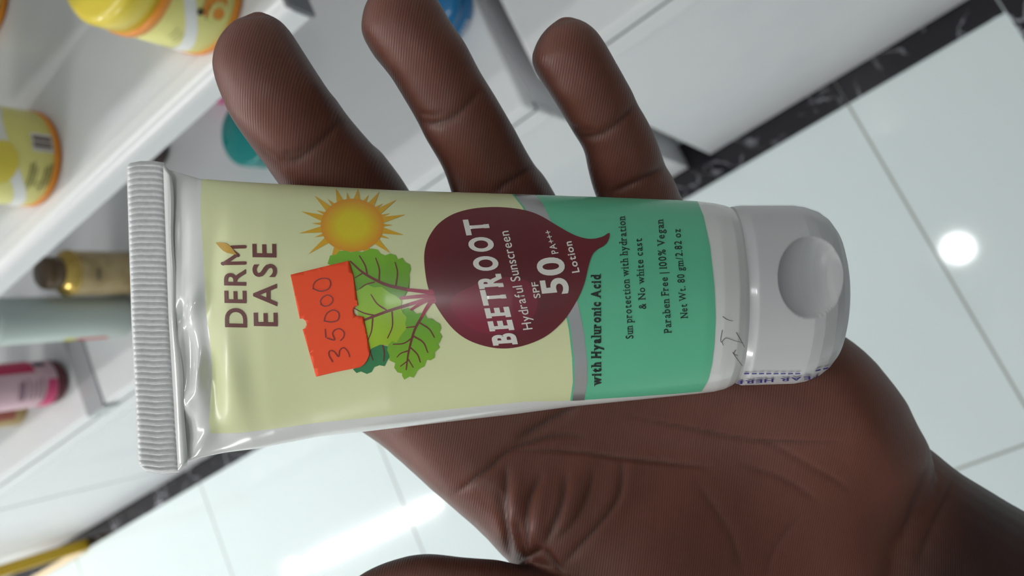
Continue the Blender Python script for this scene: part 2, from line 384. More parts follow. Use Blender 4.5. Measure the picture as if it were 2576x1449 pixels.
# acrylic divider strip, folded over the edge of the low cabinet
t = empty('acrylic_divider', (-1.195, FY, SB), 'clear acrylic divider strip folded over the low cabinet edge', 'divider')
M_ACR = material('clear_acrylic', (205, 206, 208), 0.12); M_ACR.node_tree.nodes['Principled BSDF'].inputs['Transmission Weight'].default_value = 0.25
obj_bm('strip', boxes((-0.023, 0.023, -0.002, 0.17, 0.0004, 0.0028), bevel=0.0008), M_ACR, t)
obj_bm('folded_tab', boxes((-0.022, 0.022, -0.0042, -0.0020, -0.028, 0.0028), bevel=0.0008), M_ACR, t)

# yellow card stand on the floor against the cabinet
t = empty('display_stand', (-2.32, 0.345, 0), 'mustard yellow card display stand on the floor against the cabinet', 'display stand')
M_MUS = material('mustard_card', (206, 168, 34), 0.5); M_CRM = material('cream_card', (236, 214, 176), 0.5)
bm = bmesh.new()
vs = [(0, -0.012, 0.002), (0, 0.018, 0.002), (-0.03, 0.018, 0.62), (-0.03, -0.012, 0.62)]
a = [bm.verts.new((x, y, z)) for x, y, z in vs]; b = [bm.verts.new((x - 0.02, y, z)) for x, y, z in vs]
bm.faces.new(a); bm.faces.new(b[::-1])
for i in range(4): bm.faces.new((a[i], b[i], b[(i + 1) % 4], a[(i + 1) % 4]))
obj_bm('side_panel', bm, M_MUS, t)
obj_bm('foot_board', boxes((-0.62, -0.022, -0.016, 0.0, 0.002, 0.012)), M_CRM, t)
bm = bmesh.new()
fl = []
for k in range(24):
    a_ = 2 * math.pi * k / 24; q = 0.052 + 0.012 * math.cos(6 * a_)
    fl.append((q * math.cos(a_), q * math.sin(a_)))
f0 = [bm.verts.new((-0.045 + u, -0.014, 0.56 + v)) for u, v in fl]; f1 = [bm.verts.new((-0.045 + u, -0.018, 0.56 + v)) for u, v in fl]
bm.faces.new(f0); bm.faces.new(f1[::-1])
for i in range(24): bm.faces.new((f0[i], f1[i], f1[(i + 1) % 24], f0[(i + 1) % 24]))
obj_bm('flower_cutout', bm, material('flower_yellow', (226, 190, 40), 0.5), t)

# ------------------------------------------------------------------ the hand and what it holds: a shared local frame
# local x along the tube, y across it, z out of the palm; origin 17 cm from the phone
D0 = 0.170
O = CAM - D0 * R[:, 2]
FRAME = Matrix([[*R[0], O[0]], [*R[1], O[1]], [*R[2], O[2]], [0, 0, 0, 1]])

def loc(px, py, z):
    px, py, z = np.broadcast_arrays(np.asarray(px, float), np.asarray(py, float), np.asarray(z, float))
    d = D0 - z
    return np.stack([(px - CX) / F * d, -(py - CY) / F * d, z], -1)

def pix(P):
    d = D0 - P[..., 2]
    return CX + P[..., 0] * F / d, CY - P[..., 1] * F / d

# ---- tube surface: station s (px along the tube), v = across (+1 upper rim .. -1 lower rim), front side
TOP = [(405, 424), (440, 428), (510, 450), (600, 457), (700, 463), (1000, 480), (1300, 490), (1500, 497), (1700, 505), (1755, 508), (1790, 512), (1815, 517), (1832, 523), (1845, 531)]
BOT = [(405, 1170), (440, 1166), (500, 1150), (560, 1138), (640, 1128), (800, 1098), (1000, 1075), (1300, 1040), (1440, 1021), (1750, 989), (1790, 984), (1815, 978), (1832, 970), (1845, 961)]
DEEP = [(405, .8), (435, 1.0), (450, 1.6), (475, 2.6), (520, 4.0), (600, 6.4), (700, 8.6), (1000, 13.0), (1300, 15.6), (1600, 17.2), (1740, 17.6), (1780, 17.5), (1815, 17.0), (1832, 16.3), (1845, 15.3)]
K = 0.055                                           # the cap end sits a little nearer
CTOP = [(1840, 521), (1850, 519), (1862, 518), (1990, 518), (2016, 522), (2045, 532), (2065, 546), (2082, 567), (2094, 595), (2101, 634), (2103, 715)]
CBOT = [(1840, 958), (1850, 964), (1862, 968), (1990, 964), (2016, 959), (2045, 947), (2065, 932), (2082, 912), (2094, 882), (2101, 842), (2103, 765)]
CDEEP = [(1840, 15.6), (1850, 15.9), (1862, 16.2), (1990, 16.2), (2016, 15.9), (2045, 15.2), (2065, 14.2), (2082, 12.6), (2094, 10.3), (2101, 7.0), (2103, 2.0)]
RIDGES = []   # (polyline px, height mm, half width px) creases pressed into the film near the crimp

def poly_dist(px, py, pts):
    """distance to a polyline and how far along it (0..1)"""
    best = np.full(px.shape, 1e9); side = np.zeros(px.shape); tot = 0.0
    full = sum(math.hypot(b[0] - a[0], b[1] - a[1]) for a, b in zip(pts, pts[1:]))
    for (x0, y0), (x1, y1) in zip(pts, pts[1:]):
        dx, dy = x1 - x0, y1 - y0; l2 = dx * dx + dy * dy
        u = np.clip(((px - x0) * dx + (py - y0) * dy) / l2, 0, 1)
        d = np.hypot(px - x0 - u * dx, py - y0 - u * dy); m = d < best
        best = np.where(m, d, best); side = np.where(m, (tot + u * math.sqrt(l2)) / full, side); tot += math.sqrt(l2)
    return best, side

def dents(s, v):
    """pressed film near the crimp, mm along z on the front"""
    y = interp(s, TOP) + (1 - v) * 0.5 * (interp(s, BOT) - interp(s, TOP))
    z = np.zeros_like(s)
    for cx_, cy_, sx, sy, amp, rot in DENTS:
        c, n_ = math.cos(rot), math.sin(rot); u = (s - cx_) * c + (y - cy_) * n_; q = -(s - cx_) * n_ + (y - cy_) * c
        z += amp * np.exp(-(u / sx) ** 2 - (q / sy) ** 2)
    return z
DENTS = [(482, 905, 24, 105, -1.5, 0.0), (472, 1085, 20, 65, -1.2, 0.0), (470, 600, 22, 110, -0.7, 0.0), (504, 770, 26, 42, 1.3, 0.5), (470, 790, 14, 40, -0.9, 0.5),
         (545, 940, 24, 105, -2.0, -0.06), (612, 950, 36, 130, 1.0, -0.05), (560, 690, 30, 120, -0.8, 0.1), (505, 1115, 18, 60, 1.2, 0.75), (512, 935, 14, 50, .9, 0.2), (480, 1010, 16, 36, 0.8, 0.3)]

def surf(s, v, side=1.0, tabs=(TOP, BOT, DEEP), lift=0.0):
    s = np.asarray(s, float); v = np.asarray(v, float)
    yt, yb, b = interp(s, tabs[0]), interp(s, tabs[1]), interp(s, tabs[2]) * 1e-3 + lift
    zc = K * (s - CX) / F * D0
    d = D0 - zc
    X = (s - CX) / F * d; Yt = -(yt - CY) / F * d + lift; Yb = -(yb - CY) / F * d - lift
    yc, a = (Yt + Yb) / 2, (Yt - Yb) / 2
    zr = side * b * np.sqrt(np.maximum(0, 1 - v * v))
    if tabs[0] is TOP and side > 0: zr = zr + 1e-3 * dents(s, v) * np.clip((s - 440) / 30, 0, 1) * np.sqrt(np.maximum(0, 1 - v ** 4))
    lean = interp(s, [(400, 0.030), (1200, 0.0), (2100, 0.0)])
    return np.stack([X - K * zr - lean * (a * v), yc + a * v, zc + zr], -1)

def on_tube(px, py, tabs=(TOP, BOT, DEEP), lift=0.0, srange=(442, 1845)):
    """find the surface points seen at (px,py)"""
    px = np.asarray(px, float); py = np.asarray(py, float)
    s = np.clip(px, *srange); v = np.clip(1 - 2 * (py - interp(s, tabs[0])) / (interp(s, tabs[1]) - interp(s, tabs[0])), -.998, .998)
    for _ in range(60):
        P = surf(s, v, 1.0, tabs); qx, qy = pix(P)
        s = np.clip(s + 0.8 * (px - qx), *srange)
        v = np.clip(v - 1.6 * (py - qy) / (interp(s, tabs[1]) - interp(s, tabs[0])), -.998, .998)
    P = surf(s, v, 1.0, tabs)
    e = 1e-3
    ds = surf(s + 1, v, 1.0, tabs) - surf(s - 1, v, 1.0, tabs); dv = surf(s, np.clip(v + e, -.9995, .9995), 1.0, tabs) - surf(s, np.clip(v - e, -.9995, .9995), 1.0, tabs)
    n = np.cross(ds, dv); n /= np.linalg.norm(n, axis=-1, keepdims=True) + 1e-12
    n = np.where(n[..., 2:3] < 0, -n, n)
    return P + n * lift

def grid_cut(bm, step):
    if not bm.verts: return
    xs = [v.co.x for v in bm.verts]; ys = [v.co.y for v in bm.verts]
    for ax, lo, hi in ((0, min(xs), max(xs)), (1, min(ys), max(ys))):
        k = math.floor(lo / step) + 1
        while k * step < hi:
            co = [0, 0, 0]; co[ax] = k * step; no = [0, 0, 0]; no[ax] = 1
            bmesh.ops.bisect_plane(bm, geom=bm.verts[:] + bm.edges[:] + bm.faces[:], dist=1e-5, plane_co=co, plane_no=no); k += 1

def smooth_closed(pts, n=6):
    """Catmull-Rom through a closed outline"""
    P = np.array(pts, float); m = len(P); out = []
    for i in range(m):
        p0, p1, p2, p3 = P[i - 1], P[i], P[(i + 1) % m], P[(i + 2) % m]
        for k in range(n):
            t_ = k / n
            out.append(0.5 * ((2 * p1) + (p2 - p0) * t_ + (2 * p0 - 5 * p1 + 4 * p2 - p3) * t_ ** 2 + (3 * p1 - p0 - 3 * p2 + p3) * t_ ** 3))
    return [tuple(q) for q in out]

def smooth_open(pts, n=6):
    P = np.array(pts, float); P = np.vstack([2 * P[0] - P[1], P, 2 * P[-1] - P[-2]]); out = []
    for i in range(1, len(P) - 2):
        p0, p1, p2, p3 = P[i - 1:i + 3]
        for k in range(n):
            t_ = k / n
            out.append(0.5 * ((2 * p1) + (p2 - p0) * t_ + (2 * p0 - 5 * p1 + 4 * p2 - p3) * t_ ** 2 + (3 * p1 - p0 - 3 * p2 + p3) * t_ ** 3))
    out.append(P[-2]); return [tuple(q) for q in out]

def clean_ring(pts):
    out = []
    for p in pts:
        if not out or math.hypot(p[0] - out[-1][0], p[1] - out[-1][1]) > 0.4: out.append(p)
    while math.hypot(out[0][0] - out[-1][0], out[0][1] - out[-1][1]) < 0.4: out.pop()
    return out

def flat_poly(pts):
    bm = bmesh.new(); vs = [bm.verts.new((x, y, 0)) for x, y in clean_ring(pts)]
    f = bm.faces.new(vs); bmesh.ops.triangulate(bm, faces=[f]); return bm

def ribbon(pts, w0, w1=None, n=6):
    w1 = w0 if w1 is None else w1
    P = np.array(smooth_open(pts, n) if len(pts) > 2 else [np.array(pts[0], float) + (np.array(pts[1], float) - pts[0]) * k / 8 for k in range(9)], float)
    t_ = np.gradient(P, axis=0); t_ /= np.linalg.norm(t_, axis=1, keepdims=True) + 1e-9; nn = np.stack([-t_[:, 1], t_[:, 0]], 1)
    w_ = np.linspace(w0, w1, len(P))[:, None] / 2
    bm = bmesh.new(); A = [bm.verts.new((*q, 0)) for q in P + nn * w_]; B = [bm.verts.new((*q, 0)) for q in P - nn * w_]
    for i in range(len(P) - 1): bm.faces.new((A[i], A[i + 1], B[i + 1], B[i]))
    # rounded ends
    for c, sgn, wv in ((0, -1, w_[0, 0]), (-1, 1, w_[-1, 0])):
        fan = [bm.verts.new((*(P[c] + wv * (math.cos(q) * nn[c] + sgn * math.sin(q) * t_[c])), 0)) for q in np.linspace(0, math.pi, 7)]
        bm.faces.new(fan)
    return bm

class Ink:
    """printed shapes gathered in flat pixel space, then laid on the tube as one thin part"""
    def __init__(self): self.V = []; self.F = []; self.C = []
    def add(self, bm, rgb, lift, step=14, tabs=(TOP, BOT, DEEP), srange=(442, 1845), shade=None):
        grid_cut(bm, step); bmesh.ops.triangulate(bm, faces=bm.faces[:]); bm.verts.index_update()
        XY = np.array([(v.co.x, v.co.y) for v in bm.verts]); Fc = [[v.index for v in f.verts] for f in bm.faces]; bm.free()
        if not len(XY): return
        P = on_tube(XY[:, 0], XY[:, 1], tabs, lift + 4e-5, srange)
        fix = []
        for f in Fc:
            p = P[f]; n = np.cross(p[1] - p[0], p[2] - p[0]); fix.append(f if n[2] > 0 else f[::-1])
        o = sum(len(v) for v in self.V)
        self.V.append(P); self.F += [[i + o for i in f] for f in fix]
        c = np.tile(np.array([*lin(rgb), 1.0]), (len(P), 1))
        if shade is not None: c[:, :3] = shade(XY)
        self.C.append(c)
    def build(self, name, mat, parent):
        V = np.vstack(self.V); o = mesh_np(name, V, self.F, None, parent, True); me = o.data; C = np.vstack(self.C)
        if len(me.vertices) == len(V):
            a = me.color_attributes.new('ink', 'FLOAT_COLOR', 'POINT'); a.data.foreach_set('color', C.astype(np.float32).ravel())
        me.materials.append(mat); return o

def glyph_bm(ch, bold):
    c = bpy.data.curves.new('g', 'FONT'); c.body = ch; c.size = 1.0; c.resolution_u = 5; c.offset = bold
    o = bpy.data.objects.new('g', c); COL.objects.link(o)
    bpy.context.view_layer.update()
    me = bpy.data.meshes.new_from_object(o.evaluated_get(bpy.context.evaluated_depsgraph_get()))
    bpy.data.objects.remove(o); bpy.data.curves.remove(c)
    bm = bmesh.new(); bm.from_mesh(me); bpy.data.meshes.remove(me); return bm

# feet and flags of a serif face: (x fraction of the letter, 0 foot / 1 head)
SERIF = {'w': [(.05, 1), (.95, 1), (.5, 1)], 'i': [(.5, 0), (.2, .72)], 't': [(.75, 0)], 'h': [(.14, 0), (.86, 0), (.05, 1)], 'H': [(.12, 0), (.88, 0), (.12, 1), (.88, 1)],
         'y': [(.08, 1), (.92, 1)], 'a': [(.95, 0)], 'l': [(.5, 0), (.1, 1)], 'u': [(.05, 1), (.8, 1), (1.0, 0)], 'r': [(.22, 0), (.08, 1)], 'n': [(.14, 0), (.86, 0), (.05, 1)],
         'A': [(.05, 0), (.95, 0)], 'd': [(.72, 1), (1.0, 0)], 'p': [(.16, 0), (.04, 1)], 'N': [(.1, 0), (.06, 1), (.9, 1)], 'P': [(.16, 0), (.1, 1)], 'b': [(.04, 1)], 'F': [(.16, 0), (.1, 1), (.98, .93)],
         'V': [(.08, 1), (.92, 1)], 'W': [(.06, 1), (.94, 1)], 'm': [(.09, 0), (.5, 0), (.91, 0), (.04, 1)], 'g': [(1.0, 1)], 'z': [], '1': [(.6, 0)],
         'B': [(.04, 1), (.04, 0)], 'E': [(.04, 1), (.04, 0)], 'T': [(.5, 0), (.0, 1), (1.0, 1)], 'R': [(.1, 0), (.9, 0), (.04, 1)]}

def text_bm(s, start, end, up, bold=0.0, gap=0.10, serif=None, space=0.30):
    """lay a line of lettering so that its baseline runs start -> end (px) with letters rising along up (px, capital height)"""
    x = 0.0; parts = []
    for ch in s:
        if ch == ' ': x += space; continue
        g = glyph_bm(ch, bold)
        if not g.verts: x += space; continue
        x0 = min(v.co.x for v in g.verts); x1 = max(v.co.x for v in g.verts)
        y0 = min(v.co.y for v in g.verts); y1 = max(v.co.y for v in g.verts)
        if serif and ch in SERIF:
            for fx, lv in SERIF[ch]:
                yy = (y1 - y0) * lv + y0; yc = yy + serif[1] / 2 if lv < .5 else yy - serif[1] / 2
                xc = x0 + fx * (x1 - x0); h, k = serif[0] / 2, serif[1] / 2
                g.faces.new([g.verts.new(q) for q in ((xc - h, yc - k, 0), (xc + h, yc - k, 0), (xc + h, yc + k, 0), (xc - h, yc + k, 0))])
        bmesh.ops.translate(g, verts=g.verts[:], vec=(x - x0, 0, 0)); parts.append(g); x += (x1 - x0) + gap
    total = x - gap
    bm = join_bm(*parts); cap = 0.73
    s0, e, u = np.array(start, float), np.array(end, float), np.array(up, float)
    for v in bm.verts:
        q = s0 + (e - s0) * (v.co.x / total) + u * (v.co.y / cap); v.co = Vector((q[0], q[1], 0))
    return bm

# ------------------------------------------------------------------ the sunscreen tube
tube = empty('sunscreen_tube', (0, 0, 0), 'cream and green squeeze tube of beetroot sunscreen lotion held in the hand', 'tube')
tube.matrix_world = FRAME
M_PLAST = material('white_tube_plastic', (230, 229, 226), 0.18, coat=0.35)
M_CRIMP = speckle(material('white_crimp_plastic', (232, 231, 231), 0.3, coat=0.15), (224, 223, 223), 900)
M_PRINT = attr_material('label_print', 0.34, 0.22); M_PRINT.node_tree.nodes['Principled BSDF'].inputs['Coat Roughness'].default_value = 0.17
M_CAPM = material('white_cap_plastic', (214, 212, 213), 0.3)

def tube_mesh(name, stations, tabs, nv, mat, cap_ends=True, dent=None):
    th = np.linspace(0, 2 * math.pi, nv, endpoint=False)
    V = []
    for s in stations:
        v = np.cos(th); side = np.where(np.sin(th) >= 0, 1.0, -1.0)
        Pf = surf(np.full(nv, s), v, 1.0, tabs); Pb = surf(np.full(nv, s), v, -1.0, tabs)
        V.append(np.where((side > 0)[:, None], Pf, Pb))
    V = np.array(V)
    if dent is not None: V = dent(V)
    n = len(stations); Fc = []
    for i in range(n - 1):
        for j in range(nv):
            k = (j + 1) % nv; Fc.append((i * nv + j, i * nv + k, (i + 1) * nv + k, (i + 1) * nv + j))
    V = V.reshape(-1, 3)
    if cap_ends:
        V = np.vstack([V, V[:nv].mean(0), V[-nv:].mean(0)])
        for j in range(nv):
            k = (j + 1) % nv; Fc.append((len(V) - 2, k, j)); Fc.append((len(V) - 1, (n - 1) * nv + j, (n - 1) * nv + k))
    return mesh_np(name, V, Fc, mat, tube)

st = np.concatenate([np.linspace(436, 700, 110), np.linspace(706, 1740, 110), np.linspace(1745, 1845, 40)])
tube_mesh('tube_body', st, (TOP, BOT, DEEP), 192, M_PLAST)

def thumb_notch(V):
    """scooped thumb recess in the front of the flip lid"""
    px, py = pix(V); q = np.hypot((px - 2040) / 82.0, (py - 697) / 101.0)
    depth = 5.2e-3 * (np.maximum(0, 1 - q * q)) ** 0.75
    depth = np.where(V[..., 2] > 0.002, depth, 0) * np.clip((2132 - px) / 30, 0, 1)
    out = V.copy(); out[..., 2] -= depth * 0.9; out[..., 0] -= depth * 0.25
    return out
cst = np.concatenate([np.linspace(1838, 1862, 14), np.linspace(1866, 1980, 60), np.linspace(1982, 2080, 90), np.linspace(2081, 2103, 40)])
cap = tube_mesh('flip_cap', cst, (CTOP, CBOT, CDEEP), 300, M_CAPM, dent=thumb_notch)

# crimped end: a flat ribbed block and the plain rim joining it to the body
nr = 53
def crimp_pt(u, w, zz):       # u 0..1 along the tube, w 0..1 down the crimp
    xl = interp(w, [(0, 318), (.5, 330), (1, 348)]); xr = interp(w, [(0, 414), (.5, 428), (1, 452)])
    rx = np.maximum(0, (w - .965) / .035) ** 2 * 16 + np.maximum(0, (.02 - w) / .02) ** 2 * 8
    yt, yb = interp(u, [(0, 410), (.3, 405), (.7, 405), (1, 409)]), interp(u, [(0, 1186), (.5, 1193), (1, 1189)])
    zc = K * (330 - CX) / F * D0
    return loc(xl + (xr - xl) * u + rx * (1 - u) * 1.2, yt + (yb - yt) * w, zc + zz)
ws = np.linspace(0, 1, nr * 10 + 1); us = np.array([0, .02, .05, .09, .15, .3, .5, .7, .84, .90, .95, .98, 1.0])
amp = np.array([0.1, .55, .9, 1, 1, 1, 1, 1, 1, .9, .55, .15, 0.0])
U, W = np.meshgrid(us, ws)
rib = np.abs(np.sin(np.pi * W * nr)) ** 0.8
edge = np.clip(np.minimum(W, 1 - W) / 0.012, 0, 1) ** 0.5
base_z = np.array([.25, .55, .75, .9, .95, .95, .95, .95, .95, .95, .95, .95, .95])[None, :]
Zf = (base_z + 0.42 * rib * amp[None, :]) * edge * 1e-3
Pf = crimp_pt(U, W, Zf + 0.00005); Pb = crimp_pt(U, W, -Zf - 0.00005)
m_, n_ = U.shape; V = np.vstack([Pf.reshape(-1, 3), Pb.reshape(-1, 3)]); Fc = []
idx = lambda i, j, o: i * n_ + j + o
for i in range(m_ - 1):
    for j in range(n_ - 1):
        Fc.append((idx(i, j, 0), idx(i + 1, j, 0), idx(i + 1, j + 1, 0), idx(i, j + 1, 0))); q = m_ * n_
        Fc.append((idx(i, j, q), idx(i, j + 1, q), idx(i + 1, j + 1, q), idx(i + 1, j, q)))
    for j in (0, n_ - 1): Fc.append((idx(i, j, 0), idx(i, j, m_ * n_), idx(i + 1, j, m_ * n_), idx(i + 1, j, 0)) if j == 0 else (idx(i, j, 0), idx(i + 1, j, 0), idx(i + 1, j, m_ * n_), idx(i, j, m_ * n_)))
for i in (0, m_ - 1):
    for j in range(n_ - 1): Fc.append((idx(i, j, 0), idx(i, j + 1, 0), idx(i, j + 1, m_ * n_), idx(i, j, m_ * n_)))
mesh_np('crimped_end', V, Fc, M_CRIMP, tube)
# rim
ws = np.linspace(0.004, 0.996, 240); us = np.linspace(0, 1, 8); U, W = np.meshgrid(us, ws)
wav = 6 * np.sin(W * 9.0 + .6) + 4 * np.sin(W * 21)
def rim_pt(sgn):
    xl = interp(W, [(0, 410), (.5, 424), (1, 448)]); xr = interp(W, [(0, 428), (.5, 448), (1, 470)]) + wav * .6
    zz = (1.15 + 0.5 * np.sin(np.pi * U) ** 1 + .55 * U) * np.clip(np.minimum(W, 1 - W) / .02, 0, 1) ** .5 * 1e-3
    yt = interp(W, [(0, 409), (1, 409)]) + 20 * U * (1 - W); yb = 1189 - 16 * U * 1.0
    return loc(xl + (xr - xl) * U, yt + (yb - yt) * W, K * (430 - CX) / F * D0 + sgn * (zz + .00002))
Pf, Pb = rim_pt(1), rim_pt(-1); m_, n_ = U.shape; V = np.vstack([Pf.reshape(-1, 3), Pb.reshape(-1, 3)]); Fc = []
for i in range(m_ - 1):
    for j in range(n_ - 1):
        q = m_ * n_
        Fc.append((idx(i, j, 0), idx(i + 1, j, 0), idx(i + 1, j + 1, 0), idx(i, j + 1, 0)))
        Fc.append((idx(i, j, q), idx(i, j + 1, q), idx(i + 1, j + 1, q), idx(i + 1, j, q)))
mesh_np('crimp_rim', V, Fc, M_PLAST, tube)

# ---- label
def edge_at(y, line):
    a = np.array(line, float); return np.interp(y, a[:, 1], a[:, 0])
def sheet(ink_, left, right, bottom, rgb, lift, nx=90, ny=110, top=-40):
    """a wrapped area of print between two edges that run from the upper to the lower rim of the tube"""
    c, r_ = np.meshgrid(np.linspace(0, 1, nx), (1 - np.cos(np.linspace(0, 1, ny) * math.pi)) / 2)
    y = interp(np.full(c.shape, 1000.), TOP) + r_ * 500
    for _ in range(8):
        x = edge_at(y, left) + (edge_at(y, right) - edge_at(y, left)) * c
        yt_ = interp(x, TOP) - 4; y = yt_ + r_ * (interp(x, bottom) - yt_)
    P = on_tube(x.ravel(), y.ravel(), lift=lift); o = sum(len(v) for v in ink_.V); ink_.V.append(P)
    for i in range(ny - 1):
        for j in range(nx - 1): ink_.F.append([o + i * nx + j, o + (i + 1) * nx + j, o + (i + 1) * nx + j + 1, o + i * nx + j + 1])
    ink_.C.append(np.tile(np.array([*lin(rgb), 1.0]), (len(P), 1)))
LABEL_BOT = [(500, 1090), (600, 1089), (700, 1077), (800, 1063), (1000, 1042), (1200, 1022), (1320, 1010), (1450, 1007), (1520, 1002), (1600, 997), (1700, 990), (1766, 984), (1800, 978)]
ink = Ink()
CREAM, GREEN = (228, 230, 178), (98, 194, 152)
L_EDGE = [(508, 430), (505, 540), (510, 620), (514, 700), (518, 780), (528, 850), (533, 905), (533, 950), (529, 1010), (526, 1060), (530, 1092)]
S_EDGE = [(1268, 440), (1292, 488), (1318, 520), (1345, 565), (1372, 620), (1400, 690), (1424, 770), (1436, 830), (1444, 900), (1446, 960), (1439, 1010)]
T_EDGE = [(1322, 440), (1346, 490), (1366, 515), (1385, 555), (1408, 610), (1432, 690), (1454, 765), (1469, 835), (1477, 910), (1477, 962), (1469, 1010)]
G_EDGE = [(1736, 470), (1752, 500), (1770, 545), (1786, 620), (1797, 720), (1800, 800), (1797, 865), (1791, 915), (1782, 955), (1764, 985)]
sheet(ink, L_EDGE, S_EDGE, LABEL_BOT, CREAM, 6e-5, 110)
sheet(ink, [(x - 5, y) for x, y in S_EDGE], G_EDGE, LABEL_BOT, GREEN, 7e-5, 70)
ink.build('printed_label', M_PRINT, tube)

silver = Ink()
sheet(silver, S_EDGE, T_EDGE, LABEL_BOT, (188, 186, 187), 9e-5, 12)
M_SIL = attr_material('silver_foil', 0.30, 0.1, 0.8)
silver.build('silver_band', M_SIL, tube)

# ---- printed artwork
art = Ink()
q1 = lambda x, y: (700 + x / 2.683, 440 + y / 2.683)
q2 = lambda x, y: (1040 + x / 3.45, 480 + y / 3.45)
m1 = lambda pts: [q1(*p) for p in pts]
m2 = lambda pts: [q2(*p) for p in pts]
SUNC = (500, 342)
tips = [(540, 95), (685, 115), (798, 170), (860, 270), (848, 408), (757, 530), (640, 600), (350, 600), (205, 535), (142, 395), (155, 248), (245, 142), (388, 95)]
for k, (tx, ty) in enumerate(tips):
    a = math.atan2(ty - SUNC[1], tx - SUNC[0]); w_ = 0.145
    art.add(flat_poly(m1([(SUNC[0] + 190 * math.cos(a - w_), SUNC[1] + 165 * math.sin(a - w_)), (tx, ty), (SUNC[0] + 190 * math.cos(a + w_), SUNC[1] + 165 * math.sin(a + w_))])), (226, 172, 30), 8e-5, 6)
    tx2, ty2 = tips[(k + 1) % len(tips)]; a2 = math.atan2(ty2 - SUNC[1], tx2 - SUNC[0]); am = a + ((a2 - a + math.pi) % (2 * math.pi) - math.pi) / 2
    if (ty + ty2) / 2 < 560:
        art.add(flat_poly(m1([(SUNC[0] + 195 * math.cos(am - .07), SUNC[1] + 168 * math.sin(am - .07)), (SUNC[0] + 272 * math.cos(am), SUNC[1] + 226 * math.sin(am)), (SUNC[0] + 195 * math.cos(am + .07), SUNC[1] + 168 * math.sin(am + .07))])), (226, 168, 26), 8e-5, 6)
disc = [(SUNC[0] + 212 * math.cos(a), SUNC[1] + 178 * math.sin(a)) for a in np.linspace(0, 2 * math.pi, 48, endpoint=False)]
def sun_ink(XY):
    c = np.array(q1(*SUNC)); r_ = np.hypot((XY[:, 0] - c[0]) / 79.0, (XY[:, 1] - c[1]) / 66.5)
    k = np.clip((r_ - .45) / .5, 0, 1)[:, None]; return np.array(lin((226, 204, 20))) * (1 - k) + np.array(lin((228, 152, 24))) * k
art.add(flat_poly(m1(disc)), (230, 190, 30), 1.0e-4, 6, shade=sun_ink)

leafD = [(505, 1310), (540, 1295), (590, 1270), (610, 1200), (640, 1160), (690, 1146), (755, 1160), (745, 1200), (757, 1225), (735, 1255), (720, 1290), (685, 1283), (650, 1296), (632, 1328), (600, 1342), (560, 1325), (530, 1336)]
leafA = [(335, 600), (352, 545), (392, 540), (415, 515), (460, 512), (492, 524), (530, 516), (562, 522), (600, 512), (630, 498), (672, 506), (690, 532), (722, 545), (758, 532), (795, 545), (806, 572), (838, 560), (856, 590), (890, 606), (896, 640), (884, 672), (888, 700), (872, 740), (884, 772), (850, 800), (846, 830), (800, 860), (700, 860), (600, 830), (540, 800), (480, 720), (420, 650)]
leafB = [(520, 790), (560, 770), (600, 740), (650, 760), (700, 755), (760, 800), (795, 815), (835, 850), (828, 895), (842, 930), (868, 960), (858, 1010), (872, 1030), (830, 1080), (800, 1130), (770, 1120), (740, 1150), (690, 1144), (655, 1160), (620, 1175), (590, 1100), (560, 1000), (530, 900)]
leafC = [(845, 905), (880, 898), (908, 915), (930, 938), (962, 932), (992, 940), (1006, 968), (1040, 970), (1062, 990), (1092, 1006), (1100, 1035), (1088, 1062), (1106, 1090), (1092, 1125), (1078, 1142), (1090, 1165), (1056, 1196), (1056, 1232), (1030, 1250), (1002, 1246), (988, 1290), (955, 1306), (938, 1322), (915, 1366), (888, 1358), (852, 1380), (836, 1352), (838, 1338), (805, 1330), (784, 1300), (790, 1268), (752, 1250), (752, 1215), (736, 1180), (742, 1150), (790, 1120), (830, 1070), (862, 1020)]
art.add(flat_poly(m1(leafD)), (44, 128, 74), 8.5e-5)
def leaf_ink(c0, c1, y0, y1):
    def f(XY):
        k = np.clip((XY[:, 1] - y0) / (y1 - y0), 0, 1)[:, None]; return np.array(lin(c0)) * (1 - k) + np.array(lin(c1)) * k
    return f
art.add(flat_poly(m1(leafA)), (0, 0, 0), 1.1e-4, 10, shade=leaf_ink((126, 186, 36), (96, 152, 24), 630, 745))
art.add(flat_poly(m1(leafC)), (0, 0, 0), 1.2e-4, 10, shade=leaf_ink((104, 168, 40), (128, 182, 28), 780, 900))
art.add(flat_poly(m1(leafB)), (0, 0, 0), 1.3e-4, 10, shade=leaf_ink((140, 190, 36), (162, 198, 28), 720, 850))
VEIN, STEM = (118, 42, 40), (166, 28, 70)
